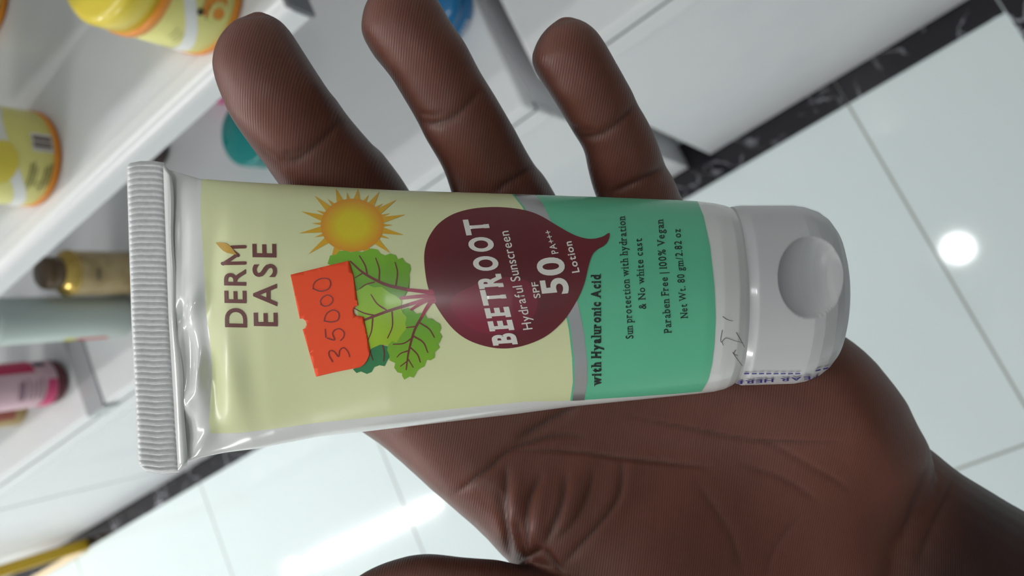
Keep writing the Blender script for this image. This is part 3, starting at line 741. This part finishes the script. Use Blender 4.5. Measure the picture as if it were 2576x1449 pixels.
for pts, a, b in [([(880, 776), (740, 745), (640, 700), (560, 650), (490, 585)], 9, 3.5), ([(602, 672), (588, 612), (550, 548)], 4, 2.5), ([(682, 716), (684, 640), (660, 563)], 4, 2.5), ([(795, 750), (806, 660), (790, 592)], 4, 2.5), ([(650, 725), (595, 740), (550, 770)], 3.5, 2), ([(565, 668), (520, 695)], 3, 2),
                  ([(900, 870), (740, 920), (580, 980)], 8, 6), ([(732, 912), (670, 870), (628, 808)], 4, 2.5), ([(650, 948), (580, 932), (515, 900)], 4, 2.5), ([(770, 925), (772, 1020), (740, 1100)], 4, 2.5), ([(640, 970), (632, 1050), (610, 1110)], 4, 2.5),
                  ([(975, 950), (920, 1050), (880, 1200), (865, 1312)], 7, 3), ([(960, 1000), (1020, 1040), (1055, 1096)], 4, 2.5), ([(915, 1088), (980, 1130), (1010, 1197)], 4, 2.5), ([(895, 1165), (940, 1210), (960, 1262)], 3.5, 2.5), ([(910, 1095), (850, 1135), (778, 1142)], 3.5, 2.5), ([(880, 1185), (830, 1202), (803, 1228)], 3.5, 2), ([(930, 1022), (866, 1030)], 3.5, 2.5), ([(872, 1255), (826, 1290)], 3, 2), ([(880, 1245), (912, 1297)], 3, 2), ([(706, 1150), (716, 1200), (712, 1256)], 3.5, 2.5), ([(622, 1195), (640, 1250)], 3, 2)]:
    art.add(ribbon(m1(pts), a, b), VEIN, 1.5e-4)
for pts, a, b in [([(1040, 795), (960, 785), (880, 776)], 11, 8), ([(1040, 815), (930, 822), (832, 832)], 10, 8), ([(1046, 830), (970, 850), (892, 872)], 11, 8), ([(1046, 830), (960, 870), (900, 908)], 9, 6), ([(1045, 838), (1005, 895), (972, 952)], 11, 7), ([(1030, 790), (1050, 850)], 14, 14)]:
    art.add(ribbon(m1(pts), a, b), STEM, 1.6e-4)
beet = [(95, 600), (108, 480), (150, 380), (225, 285), (345, 208), (500, 163), (680, 147), (850, 155), (1000, 182), (1120, 230), (1250, 308), (1380, 380), (1480, 414), (1560, 420), (1640, 402), (1700, 370), (1692, 430), (1655, 478), (1595, 512), (1552, 560), (1520, 650), (1490, 780), (1450, 890), (1380, 1020), (1300, 1130), (1180, 1240), (1050, 1310), (900, 1355), (760, 1366), (620, 1345), (480, 1295), (370, 1220), (280, 1120), (200, 1000), (150, 900), (115, 780)]
def beet_ink(XY):
    x, y = (XY[:, 0] - 1040) * 3.45, (XY[:, 1] - 480) * 3.45
    edge = np.clip((np.hypot((x - 760) / 720, (y - 770) / 640) - .55) / .45, 0, 1)[:, None]
    hi = np.exp(-((x - 560) / 330) ** 2 - ((y - 1090) / 200) ** 2)[:, None]; mid = np.exp(-((x - 1000) / 420) ** 2 - ((y - 650) / 420) ** 2)[:, None]
    c = np.array(lin((92, 14, 27))) * (1 - edge) + np.array(lin((106, 14, 28))) * edge
    c = c * (1 - .7 * hi) + np.array(lin((150, 22, 62))) * .7 * hi
    return c * (1 - .4 * mid) + np.array(lin((104, 8, 20))) * .4 * mid
art.add(flat_poly(smooth_closed(m2(beet), 4)), (0, 0, 0), 1.4e-4, 8, shade=beet_ink)
glow = [(325, 1000), (345, 930), (400, 880), (500, 835), (620, 775), (800, 750), (980, 780), (1060, 880), (1080, 1000), (1010, 1130), (880, 1220), (740, 1240), (600, 1230), (470, 1170), (380, 1090)]
art.add(flat_poly(smooth_closed(m2(glow), 3)), (126, 20, 48), 1.6e-4, 10, shade=lambda XY: (beet_ink(XY) * 0.6 + np.array(lin((150, 20, 56))) * 0.4))
leafmark = [(543.5, 610.4), (556, 610), (569.6, 612), (577, 617), (584, 623.5), (597, 641), (585, 639), (572.5, 636.5), (563, 631), (555, 623.5)]
art.build('printed_artwork', M_PRINT, tube)

# ---- lettering
let = Ink()
BROWN, WHITE, BLACK = (112, 56, 52), (232, 226, 218), (16, 26, 22)
TXT = 2.1e-4
let.add(text_bm('DER', (621, 824), (618, 677), (-56, -1), 0.016, 0.17), BROWN, 1.2e-4)
for pts in ([(617, 662), (561, 663)], [(563, 664), (598, 641)], [(617, 621), (584, 622)], [(600, 643), (584, 630)]): let.add(ribbon(pts, 8.5), BROWN, 1.2e-4)
let.add(text_bm('EASE', (698, 821), (694, 614), (-61, -1), 0.016, 0.20), BROWN, 1.2e-4)
let.add(flat_poly(leafmark), (206, 158, 56), 1.5e-4)
let.build('brand_lettering', M_PRINT, tube)
let = Ink()
let.add(text_bm('BEETROOT', (1299, 861), (1224, 556), (-59, 4), 0.042, 0.25, serif=(.22, .17)), WHITE, TXT)
let.add(text_bm('Hydraful Sunscreen', (1340, 827), (1279, 582), (-25, 3), 0.006, 0.10), WHITE, TXT)
let.add(text_bm('SPF', (1360, 749), (1353, 709), (-17, 2), 0.012, 0.10), WHITE, TXT)
let.add(text_bm('50', (1430, 738), (1413, 646), (-67, 6), 0.03, 0.08), WHITE, TXT)
let.add(text_bm('PA+++', (1405, 638), (1385, 580), (-17, 3), 0.012, 0.10), WHITE, TXT)
let.add(text_bm('Lotion', (1458, 685), (1437, 608), (-19, 3), 0.02, 0.11), WHITE, TXT)
let.build('white_lettering', M_PRINT, tube)
blk = Ink()
blk.add(text_bm('with Hyaluronic Acid', (1511, 968), (1510, 692), (-24, 0), 0.042, 0.17, serif=(.28, .06)), BLACK, 1.2e-4)
blk.add(text_bm('Sun protection with hydration', (1593, 851), (1572, 546), (-20, 1), 0.008, 0.15, serif=(.28, .05)), BLACK, 1.2e-4)
blk.add(text_bm('& No white cast', (1625, 777), (1614, 601), (-19, 1), 0.008, 0.15, serif=(.28, .05)), BLACK, 1.2e-4)
blk.add(text_bm('Paraben Free | 100% Vegan', (1689, 836), (1668, 554), (-20, 1), 0.008, 0.15, serif=(.28, .05)), BLACK, 1.2e-4)
blk.add(text_bm('Net Wt. 80 gm/2.82 oz', (1730, 799), (1711, 577), (-19, 1), 0.008, 0.15, serif=(.28, .05)), BLACK, 1.2e-4)
blk.build('black_lettering', M_PRINT, tube)

# ---- dirt scratches on the shoulder
dirt = Ink()
for pts in [[(1817, 830), (1813, 852), (1815, 860), (1826, 850), (1846, 856), (1868, 862)], [(1816, 860), (1819, 868)], [(1843, 886), (1852, 900), (1867, 920)], [(1850, 880), (1846, 890), (1856, 894)], [(1818, 796), (1830, 804), (1843, 807)], [(1852, 836), (1860, 850), (1872, 872)]]:
    dirt.add(ribbon(pts, 1.8, 1.0), (96, 84, 70), 6e-5)
dirt.build('dirt_mark', M_PRINT, tube)

# ---- price sticker
stk = Ink()
sticker = [(88, 675), (180, 653), (280, 629), (380, 605), (480, 582), (510, 680), (542, 880), (520, 890), (510, 910), (514, 935), (530, 950), (552, 952), (578, 958), (600, 1070), (622, 1180), (618, 1215), (602, 1250), (585, 1275), (555, 1295), (400, 1325), (260, 1358), (215, 1200), (170, 1042), (188, 1034), (197, 1010), (190, 985), (172, 970), (150, 970)]
stk.add(flat_poly(m1(sticker)), (255, 80, 28), 3.0e-4, 12)
o = stk.build('price_sticker', M_PRINT if False else attr_material('orange_paper', 0.7), tube)
o['label'] = 'orange price sticker handwritten 35000'
sol = o.modifiers.new('thickness', 'SOLIDIFY'); sol.thickness = 0.00012; sol.offset = -1
hw = Ink()
for pts in [[(372, 1258), (348, 1215), (352, 1186), (382, 1190), (412, 1224), (420, 1182), (446, 1164), (474, 1190), (487, 1225)],
            [(326, 1094), (322, 1040)], [(335, 1100), (385, 1112), (372, 1072), (386, 1046), (420, 1038), (448, 1060), (446, 1092), (425, 1116)],
            [(315, 985), (360, 992), (402, 982), (416, 955), (408, 925), (375, 912), (338, 930), (320, 960), (317, 986)],
            [(292, 874), (318, 886), (350, 878), (372, 852), (366, 824), (338, 812), (306, 826), (290, 852), (296, 878)],
            [(240, 768), (290, 786), (340, 772), (358, 738), (346, 706), (304, 700), (262, 716), (242, 744), (242, 770)]]:
    hw.add(ribbon(m1(pts), 2.6, 2.2, 8), (126, 40, 48), 3.8e-4)
o2 = hw.build('handwriting', M_PRINT, o)

# ---- shrink film around the cap with its tear line
M_FILM = bpy.data.materials.new('clear_shrink_film'); M_FILM.use_nodes = True
_n = M_FILM.node_tree; _n.nodes.clear()
_tr = _n.nodes.new('ShaderNodeBsdfTransparent'); _gl = _n.nodes.new('ShaderNodeBsdfGlossy'); _gl.inputs['Roughness'].default_value = 0.12
_mx = _n.nodes.new('ShaderNodeMixShader'); _fr = _n.nodes.new('ShaderNodeMath'); _fr.operation = 'MULTIPLY_ADD'; _lw = _n.nodes.new('ShaderNodeLayerWeight'); _lw.inputs['Blend'].default_value = 0.12; _n.links.new(_lw.outputs['Facing'], _fr.inputs[0]); _fr.inputs[1].default_value = 0.35; _fr.inputs[2].default_value = 0.035
_q = _n.nodes.new('ShaderNodeOutputMaterial'); _n.links.new(_fr.outputs[0], _mx.inputs[0]); _n.links.new(_tr.outputs[0], _mx.inputs[1]); _n.links.new(_gl.outputs[0], _mx.inputs[2]); _n.links.new(_mx.outputs[0], _q.inputs[0])
FT = [(1842, 517), (1860, 515.5), (1990, 515), (2016, 519), (2045, 529), (2062, 540)]
FB = [(1842, 962), (1860, 971), (1990, 967), (2016, 962), (2045, 950), (2062, 938)]
FD = [(1842, 15.9), (1860, 16.45), (1990, 16.5), (2016, 16.2), (2045, 15.5), (2062, 14.7)]
tube_mesh('shrink_film', np.linspace(1843, 2061, 40), (FT, FB, FD), 128, M_FILM, cap_ends=False)
tear = Ink(); TB = (FT, FB, FD); BLUE = (48, 44, 128)
for k in range(8):
    x = 1874 + k * 18.2; tear.add(ribbon([(x, 938.5), (x + 10, 938.0)], 3.2), BLUE, 1.2e-4, 10, TB, (1843, 2061))
for k in range(3):
    x = 2052 + k * 19; tear.add(ribbon([(x, 931 - k * 4.5), (x + 10, 928.5 - k * 4.5)], 3.2), BLUE, 1.2e-4, 10, TB, (1843, 2061))
tear.add(text_bm('TEAR HERE', (2066, 943), (1852, 957), (0, 8.5), 0.02, 0.14), BLUE, 1.2e-4, 8, TB, (1843, 2061))
tear.build('blue_tear_line', M_PRINT, tube)

# ------------------------------------------------------------------ the hand
HV, HF = [], []
def hand_add(V, Fc):
    o = sum(len(v) for v in HV); HV.append(np.asarray(V, float)); HF.extend([[i + o for i in f] for f in Fc])

def resample(pts, n):
    P = np.array(smooth_open(pts, 5), float); s = np.r_[0, np.cumsum(np.linalg.norm(np.diff(P, axis=0), axis=1))]
    # denser near the tip
    t_ = (np.linspace(0, 1, n) ** 1.5) * s[-1]
    return np.stack([np.interp(t_, s, P[:, 0]), np.interp(t_, s, P[:, 1])], 1)

def digit(left, right, ztab, flat=0.92, n=64, m=40, pad=0.0):
    L_, R_ = resample(left, n), resample(right, n); C_ = (L_ + R_) / 2
    zc = interp(np.linspace(0, 1, n) ** 1.5, ztab) * 1e-3
    PL, PR = loc(L_[:, 0], L_[:, 1], zc), loc(R_[:, 0], R_[:, 1], zc); PC = (PL + PR) / 2
    a = np.linalg.norm(PR - PL, axis=1) / 2
    tan = np.gradient(PC, axis=0); tan /= np.linalg.norm(tan, axis=1, keepdims=True) + 1e-12
    d1 = PR - PL; d1 /= np.linalg.norm(d1, axis=1, keepdims=True) + 1e-12; d1[0] = d1[1]
    d2 = np.cross(tan, d1); d2 /= np.linalg.norm(d2, axis=1, keepdims=True) + 1e-12; d2 = np.where(d2[:, 2:3] < 0, -d2, d2)
    th = np.linspace(0, 2 * math.pi, m, endpoint=False)
    V = PC[:, None] + a[:, None, None] * (np.cos(th)[None, :, None] * d1[:, None] + flat * np.sin(th)[None, :, None] * d2[:, None])
    V = V.reshape(-1, 3); Fc = []
    for i in range(n - 1):
        for j in range(m):
            k = (j + 1) % m; Fc.append((i * m + j, i * m + k, (i + 1) * m + k, (i + 1) * m + j))
    V = np.vstack([V, PC[0], PC[-1]])
    for j in range(m):
        k = (j + 1) % m; Fc.append((len(V) - 2, k, j)); Fc.append((len(V) - 1, (n - 1) * m + j, (n - 1) * m + k))
    hand_add(V, Fc)

MID_L = [(642, 34), (600, 46), (566, 80), (546, 118), (539, 160), (546, 200), (562, 243), (588, 290), (616, 330), (650, 376), (682, 412), (712, 448), (790, 540), (880, 640), (980, 760)]
MID_R = [(642, 34), (672, 36), (700, 48), (727, 75), (752, 113), (792, 176), (831, 235), (871, 295), (904, 336), (947, 386), (1010, 467), (1060, 540), (1120, 620), (1190, 700), (1260, 790)]
RNG_L = [(985, -52), (952, -30), (926, 0), (912, 40), (910, 83), (923, 113), (946, 149), (980, 189), (1009, 235), (1037, 282), (1073, 345), (1103, 394), (1123, 437), (1136, 474), (1180, 580), (1250, 720)]
RNG_R = [(985, -52), (1030, -52), (1070, -34), (1102, 0), (1135, 57), (1171, 109), (1207, 178), (1244, 238), (1284, 307), (1324, 384), (1353, 432), (1389, 486), (1430, 560), (1480, 640), (1540, 740)]
PNK_L = [(1420, 45), (1390, 58), (1362, 86), (1344, 120), (1337, 150), (1349, 184), (1381, 234), (1413, 286), (1441, 333), (1468, 378), (1479, 428), (1498, 492), (1540, 580), (1590, 700)]
PNK_R = [(1420, 45), (1448, 45), (1474, 56), (1500, 78), (1524, 113), (1556, 170), (1591, 230), (1601, 255), (1635, 315), (1659, 371), (1676, 420), (1696, 452), (1716, 500), (1760, 580), (1830, 680)]
IDX_L = [(560, 700), (545, 740), (560, 790), (620, 860), (700, 930), (800, 1000), (900, 1045), (1000, 1080)]
IDX_R = [(560, 700), (600, 670), (650, 680), (720, 730), (820, 800), (920, 850), (1020, 880), (1120, 920)]
digit(MID_L, MID_R, [(0, -4), (.3, -7), (.5, -13.5), (.62, -20), (.75, -26), (1, -32)])
digit(RNG_L, RNG_R, [(0, -4), (.3, -6), (.5, -10), (.66, -17), (.8, -27), (1, -33)])
digit(PNK_L, PNK_R, [(0, -4), (.3, -7), (.55, -13), (.7, -20), (.85, -29), (1, -34)])
digit(IDX_L, IDX_R, [(0, -20), (.4, -21), (1, -27)], 0.85)
THM_T = [(862, 1510), (868, 1478), (908, 1446), (950, 1425), (991, 1411), (1036, 1400), (1082, 1397), (1123, 1401), (1165, 1406), (1214, 1409), (1260, 1413), (1310, 1424), (1420, 1440), (1560, 1450)]
THM_B = [(862, 1510), (880, 1570), (940, 1620), (1020, 1640), (1120, 1640), (1220, 1660), (1330, 1700), (1440, 1740), (1580, 1790)]
digit(THM_T, THM_B, [(0, -12), (.5, -12), (.8, -16), (1, -26)], 0.85)
ARM_U = [(2130, 1010), (2240, 1066), (2330, 1122), (2381, 1163), (2416, 1190), (2484, 1231), (2528, 1258), (2580, 1287), (2760, 1385), (3050, 1540)]
ARM_D = [(1790, 1690), (1880, 1730), (1990, 1770), (2070, 1800), (2110, 1820), (2180, 1860), (2230, 1890), (2290, 1920), (2480, 2020), (2760, 2170)]
digit(ARM_U, ARM_D, [(0, -54), (.3, -47), (1, -50)], 0.62, 40)
PALM = [(908, 1086), (962, 1123), (1024, 1177), (1086, 1234), (1136, 1276), (1189, 1321), (1231, 1363), (1264, 1398), (1286, 1422), (1310, 1480), (1400, 1640), (1560, 1760), (1760, 1800), (1990, 1790), (2130, 1700),
        (2280, 1500), (2350, 1300), (2352, 1170), (2338, 1122), (2322, 1092), (2303, 1058), (2282, 1012), (2251, 970), (2210, 918), (2175, 883), (2141, 856), (2060, 800), (1960, 740), (1870, 680), (1790, 620), (1730, 580), (1640, 590), (1560, 620), (1470, 610), (1380, 600), (1290, 640), (1200, 650), (1120, 680), (1040, 760), (960, 850), (900, 930), (860, 1010), (870, 1060)]

def front_z(px, py):
    """palm relief in mm: hollow centre, heel and thumb mounds"""
    g = lambda x, y, sx, sy, a: a * np.exp(-((px - x) / sx) ** 2 - ((py - y) / sy) ** 2)
    z = -21.5 + g(1600, 1480, 330, 260, 9.0) + g(2120, 1060, 200, 200, 3.5) + g(1120, 1230, 160, 160, 2.0) + g(1600, 1120, 260, 110, -2.5) + g(2000, 1500, 250, 250, -2) + g(1350, 1330, 120, 120, 3)
    z += g(2330, 1330, 150, 160, -7)
    return z

bm = flat_poly(PALM); grid_cut(bm, 12); bmesh.ops.triangulate(bm, faces=bm.faces[:]); bm.verts.index_update()
XY = np.array([(v.co.x, v.co.y) for v in bm.verts]); tri = [[v.index for v in f.verts] for f in bm.faces]; bm.free()
dist, _ = poly_dist(XY[:, 0], XY[:, 1], PALM + [PALM[0]])
Rr = 120.0; k = np.clip(dist / Rr, 0, 1); prof = np.sqrt(np.maximum(0, 1 - (1 - k) ** 2))
zf = front_z(XY[:, 0], XY[:, 1]); zmid = zf - 11.0; zb = zmid - 10.0
Zt, Zb = (zmid + (zf - zmid) * prof) * 1e-3, (zmid - 10.0 * prof) * 1e-3
Vf, Vb = loc(XY[:, 0], XY[:, 1], Zt), loc(XY[:, 0], XY[:, 1], Zb - 2e-5); nV = len(XY)
Fc = []
for f in tri:
    p = Vf[f]; n = np.cross(p[1] - p[0], p[2] - p[0]); g = f if n[2] > 0 else f[::-1]
    Fc.append(g); Fc.append([i + nV for i in g[::-1]])
# close the rim
from collections import Counter
ec = Counter(); dirn = {}
for f in Fc:
    if max(f) < nV:
        for a, b in zip(f, f[1:] + f[:1]): ec[(min(a, b), max(a, b))] += 1; dirn[(min(a, b), max(a, b))] = (a, b)
for e, c in ec.items():
    if c == 1: a, b = dirn[e]; Fc.append([b, a, a + nV, b + nV])
hand_add(np.vstack([Vf, Vb]), Fc)

me = bpy.data.meshes.new('hand_raw'); me.from_pydata([tuple(v) for v in np.vstack(HV)], [], HF); me.update()
tmp = bpy.data.objects.new('hand_raw', me); COL.objects.link(tmp)
rm = tmp.modifiers.new('r', 'REMESH'); rm.mode = 'VOXEL'; rm.voxel_size = 0.00062; rm.adaptivity = 0
sm = tmp.modifiers.new('s', 'SMOOTH'); sm.factor = 0.5; sm.iterations = 15
bpy.context.view_layer.update()
hm = bpy.data.meshes.new_from_object(tmp.evaluated_get(bpy.context.evaluated_depsgraph_get()))
bpy.data.objects.remove(tmp); bpy.data.meshes.remove(me)

# creases and folds pressed into the skin
N = len(hm.vertices); V = np.empty(N * 3, np.float32); hm.vertices.foreach_get('co', V); V = V.reshape(-1, 3).astype(float)
NR = np.empty(N * 3, np.float32); hm.vertices.foreach_get('normal', NR); NR = NR.reshape(-1, 3)
px, py = pix(V); frontw = np.clip((NR[:, 2] + 0.05) / 0.3, 0, 1)
q7 = lambda *p: [(900 + x / 2.419, 850 + y / 2.419) for x, y in p]
q8 = lambda *p: [(1700 + x / 2.233, 800 + y / 2.233) for x, y in p]
CREASE = [([(700, 396), (728, 402), (750, 398), (786, 371), (824, 336), (860, 296)], .6, 11), ([(712, 386), (745, 380), (770, 366)], .3, 7), ([(655, 375), (690, 405), (715, 425)], .25, 8),
          ([(1055, 300), (1078, 309), (1102, 309), (1143, 291), (1178, 258), (1212, 222)], .6, 11), ([(1050, 282), (1090, 290), (1120, 280)], .3, 7), ([(1240, 486), (1290, 450), (1340, 418)], .8, 10),
          ([(1438, 330), (1462, 340), (1486, 343), (1518, 333), (1552, 310), (1603, 262)], .6, 11), ([(1430, 318), (1465, 326), (1500, 324)], .3, 7), ([(1530, 486), (1585, 464), (1630, 443), (1675, 418)], .8, 8),
          (q7((560, 960), (640, 910), (720, 850), (800, 790), (900, 700), (1000, 650), (1100, 620), (1200, 595), (1300, 592), (1400, 602)), .75, 8),
          (q7((950, 690), (1150, 685), (1400, 700), (1600, 730), (1900, 762), (2177, 792)), .5, 6),
          (q7((960, 620), (1000, 590), (1100, 540), (1200, 480), (1350, 415)), .8, 12),
          (q7((1600, 460), (1800, 510), (2000, 545), (2177, 577)) + q8((200, 645), (450, 685), (700, 690), (950, 697)), .5, 6),
          (q8((480, 680), (600, 740), (750, 830), (880, 900), (1000, 990)), .35, 8), (q8((350, 820), (550, 880), (700, 960), (820, 1050)), .35, 8),
          (q7((905, 780), (903, 950), (915, 1150), (938, 1340)), .9, 9), (q7((1130, 820), (1055, 950), (1030, 1100), (1045, 1310)), 1.0, 9), (q7((1270, 820), (1250, 950), (1215, 1080), (1135, 1265)), 1.0, 10),
          (q7((1610, 720), (1590, 950), (1480, 1120), (1300, 1320), (1230, 1400)), .7, 9), (q7((1440, 780), (1400, 950), (1310, 1120), (1180, 1260)), .45, 10), (q7((850, 900), (880, 1050), (905, 1240), (930, 1370)), .6, 8), (q7((940, 1385), (1050, 1320), (1130, 1270)), 1.2, 9),
          (q7((970, 1100), (990, 1200), (1030, 1320)), .5, 6), (q7((1130, 1270), (1200, 1360), (1250, 1449)), .6, 8),
          (q8((1440, 770), (1395, 900), (1330, 1060), (1250, 1260)), .5, 12), (q8((1570, 870), (1520, 1000), (1440, 1160), (1350, 1400)), .4, 12),
          (q8((100, 900), (300, 1200), (380, 1449)), .25, 10), (q8((700, 1100), (560, 1280), (500, 1449)), .25, 10)]
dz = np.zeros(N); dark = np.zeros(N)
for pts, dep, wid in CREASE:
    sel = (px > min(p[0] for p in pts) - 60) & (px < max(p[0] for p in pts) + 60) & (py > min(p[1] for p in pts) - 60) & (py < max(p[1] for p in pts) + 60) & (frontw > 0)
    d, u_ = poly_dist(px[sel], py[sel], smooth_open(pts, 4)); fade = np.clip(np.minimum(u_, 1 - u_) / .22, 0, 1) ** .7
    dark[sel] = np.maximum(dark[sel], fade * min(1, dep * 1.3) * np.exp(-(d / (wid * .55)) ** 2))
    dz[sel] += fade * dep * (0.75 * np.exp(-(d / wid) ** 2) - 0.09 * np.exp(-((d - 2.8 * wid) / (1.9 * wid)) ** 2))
for bx, by, sx, sy, ro, am in [(1293, 1280, 22, 75, 0.12, .9), (1348, 1318, 24, 80, 0.25, 1.1), (1440, 1262, 36, 95, 0.35, 1.0), (1400, 1290, 20, 60, .4, .5), (1230, 1240, 60, 60, 0, .7), (1530, 1270, 45, 110, .5, .7), (1900, 1020, 150, 60, .2, .8), (2180, 1090, 70, 120, -.5, .8)]:
    c_, s_ = math.cos(ro), math.sin(ro); u_ = (px - bx) * c_ + (py - by) * s_; w_ = -(px - bx) * s_ + (py - by) * c_
    dz -= am * np.exp(-(u_ / sx) ** 2 - (w_ / sy) ** 2)
V -= NR * (dz * frontw * 1e-3)[:, None]
hm.vertices.foreach_set('co', V.astype(np.float32).ravel()); hm.update()
# pigment: paler on the palm side and finger pads, darker on the wrist and round the backs; person's shadow painted in too
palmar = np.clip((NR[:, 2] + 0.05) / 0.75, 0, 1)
along = np.clip(((px - 2190) * .88 + (py - 1330) * .47) / 260, 0, 1); along = along * along * (3 - 2 * along)  # darker wrist skin, run on over the lower palm as the person's painted shadow
pig_shade = palmar * (1 - .85 * along) * (1 - .6 * dark)
a = hm.color_attributes.new('pigment_shade', 'FLOAT_COLOR', 'POINT'); a.data.foreach_set('color', np.stack([pig_shade, pig_shade, pig_shade, np.ones(N)], 1).astype(np.float32).ravel())

SK = material('dark_skin', (120, 80, 64), 0.43, spec=0.55)
L = SK.node_tree.links; p = SK.node_tree.nodes['Principled BSDF']
at = node(SK, 'ShaderNodeVertexColor'); at.layer_name = 'pigment_shade'
tc = node(SK, 'ShaderNodeTexCoord'); nz = node(SK, 'ShaderNodeTexNoise'); nz.inputs['Scale'].default_value = 70; nz.inputs['Detail'].default_value = 5
L.new(tc.outputs['Object'], nz.inputs['Vector'])
cm = node(SK, 'ShaderNodeMix', data_type='RGBA'); L.new(nz.outputs['Fac'], cm.inputs['Factor'])
cm.inputs['A'].default_value = (*lin((130, 76, 61)), 1); cm.inputs['B'].default_value = (*lin((108, 63, 49)), 1)
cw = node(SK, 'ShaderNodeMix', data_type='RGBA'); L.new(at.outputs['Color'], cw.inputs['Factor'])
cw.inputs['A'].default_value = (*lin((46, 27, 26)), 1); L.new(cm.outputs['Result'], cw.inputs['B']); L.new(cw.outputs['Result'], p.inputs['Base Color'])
wv = node(SK, 'ShaderNodeTexWave', wave_type='BANDS', bands_direction='X'); wv.inputs['Scale'].default_value = 560; wv.inputs['Distortion'].default_value = 2.5; wv.inputs['Detail'].default_value = 1.5; wv.inputs['Detail Scale'].default_value = 0.12
mp = node(SK, 'ShaderNodeMapping'); mp.inputs['Rotation'].default_value = (0, 0, 0.15); L.new(tc.outputs['Object'], mp.inputs['Vector']); L.new(mp.outputs[0], wv.inputs['Vector'])
n2 = node(SK, 'ShaderNodeTexNoise'); n2.inputs['Scale'].default_value = 900; n2.inputs['Detail'].default_value = 3; L.new(tc.outputs['Object'], n2.inputs['Vector'])
mh = node(SK, 'ShaderNodeMath', operation='ADD'); L.new(wv.outputs['Fac'], mh.inputs[0]); L.new(n2.outputs['Fac'], mh.inputs[1])
bp = node(SK, 'ShaderNodeBump'); bp.inputs['Strength'].default_value = 0.3; bp.inputs['Distance'].default_value = 0.00012
L.new(mh.outputs[0], bp.inputs['Height']); L.new(bp.outputs[0], p.inputs['Normal'])
p.inputs['Subsurface Weight'].default_value = 0.12; p.inputs['Subsurface Radius'].default_value = (1.0, 0.35, 0.2); p.inputs['Subsurface Scale'].default_value = 0.002
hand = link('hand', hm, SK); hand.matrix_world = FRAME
tag(hand, 'open dark-skinned left hand with three fingers raised, holding the sunscreen tube on its palm', 'hand')
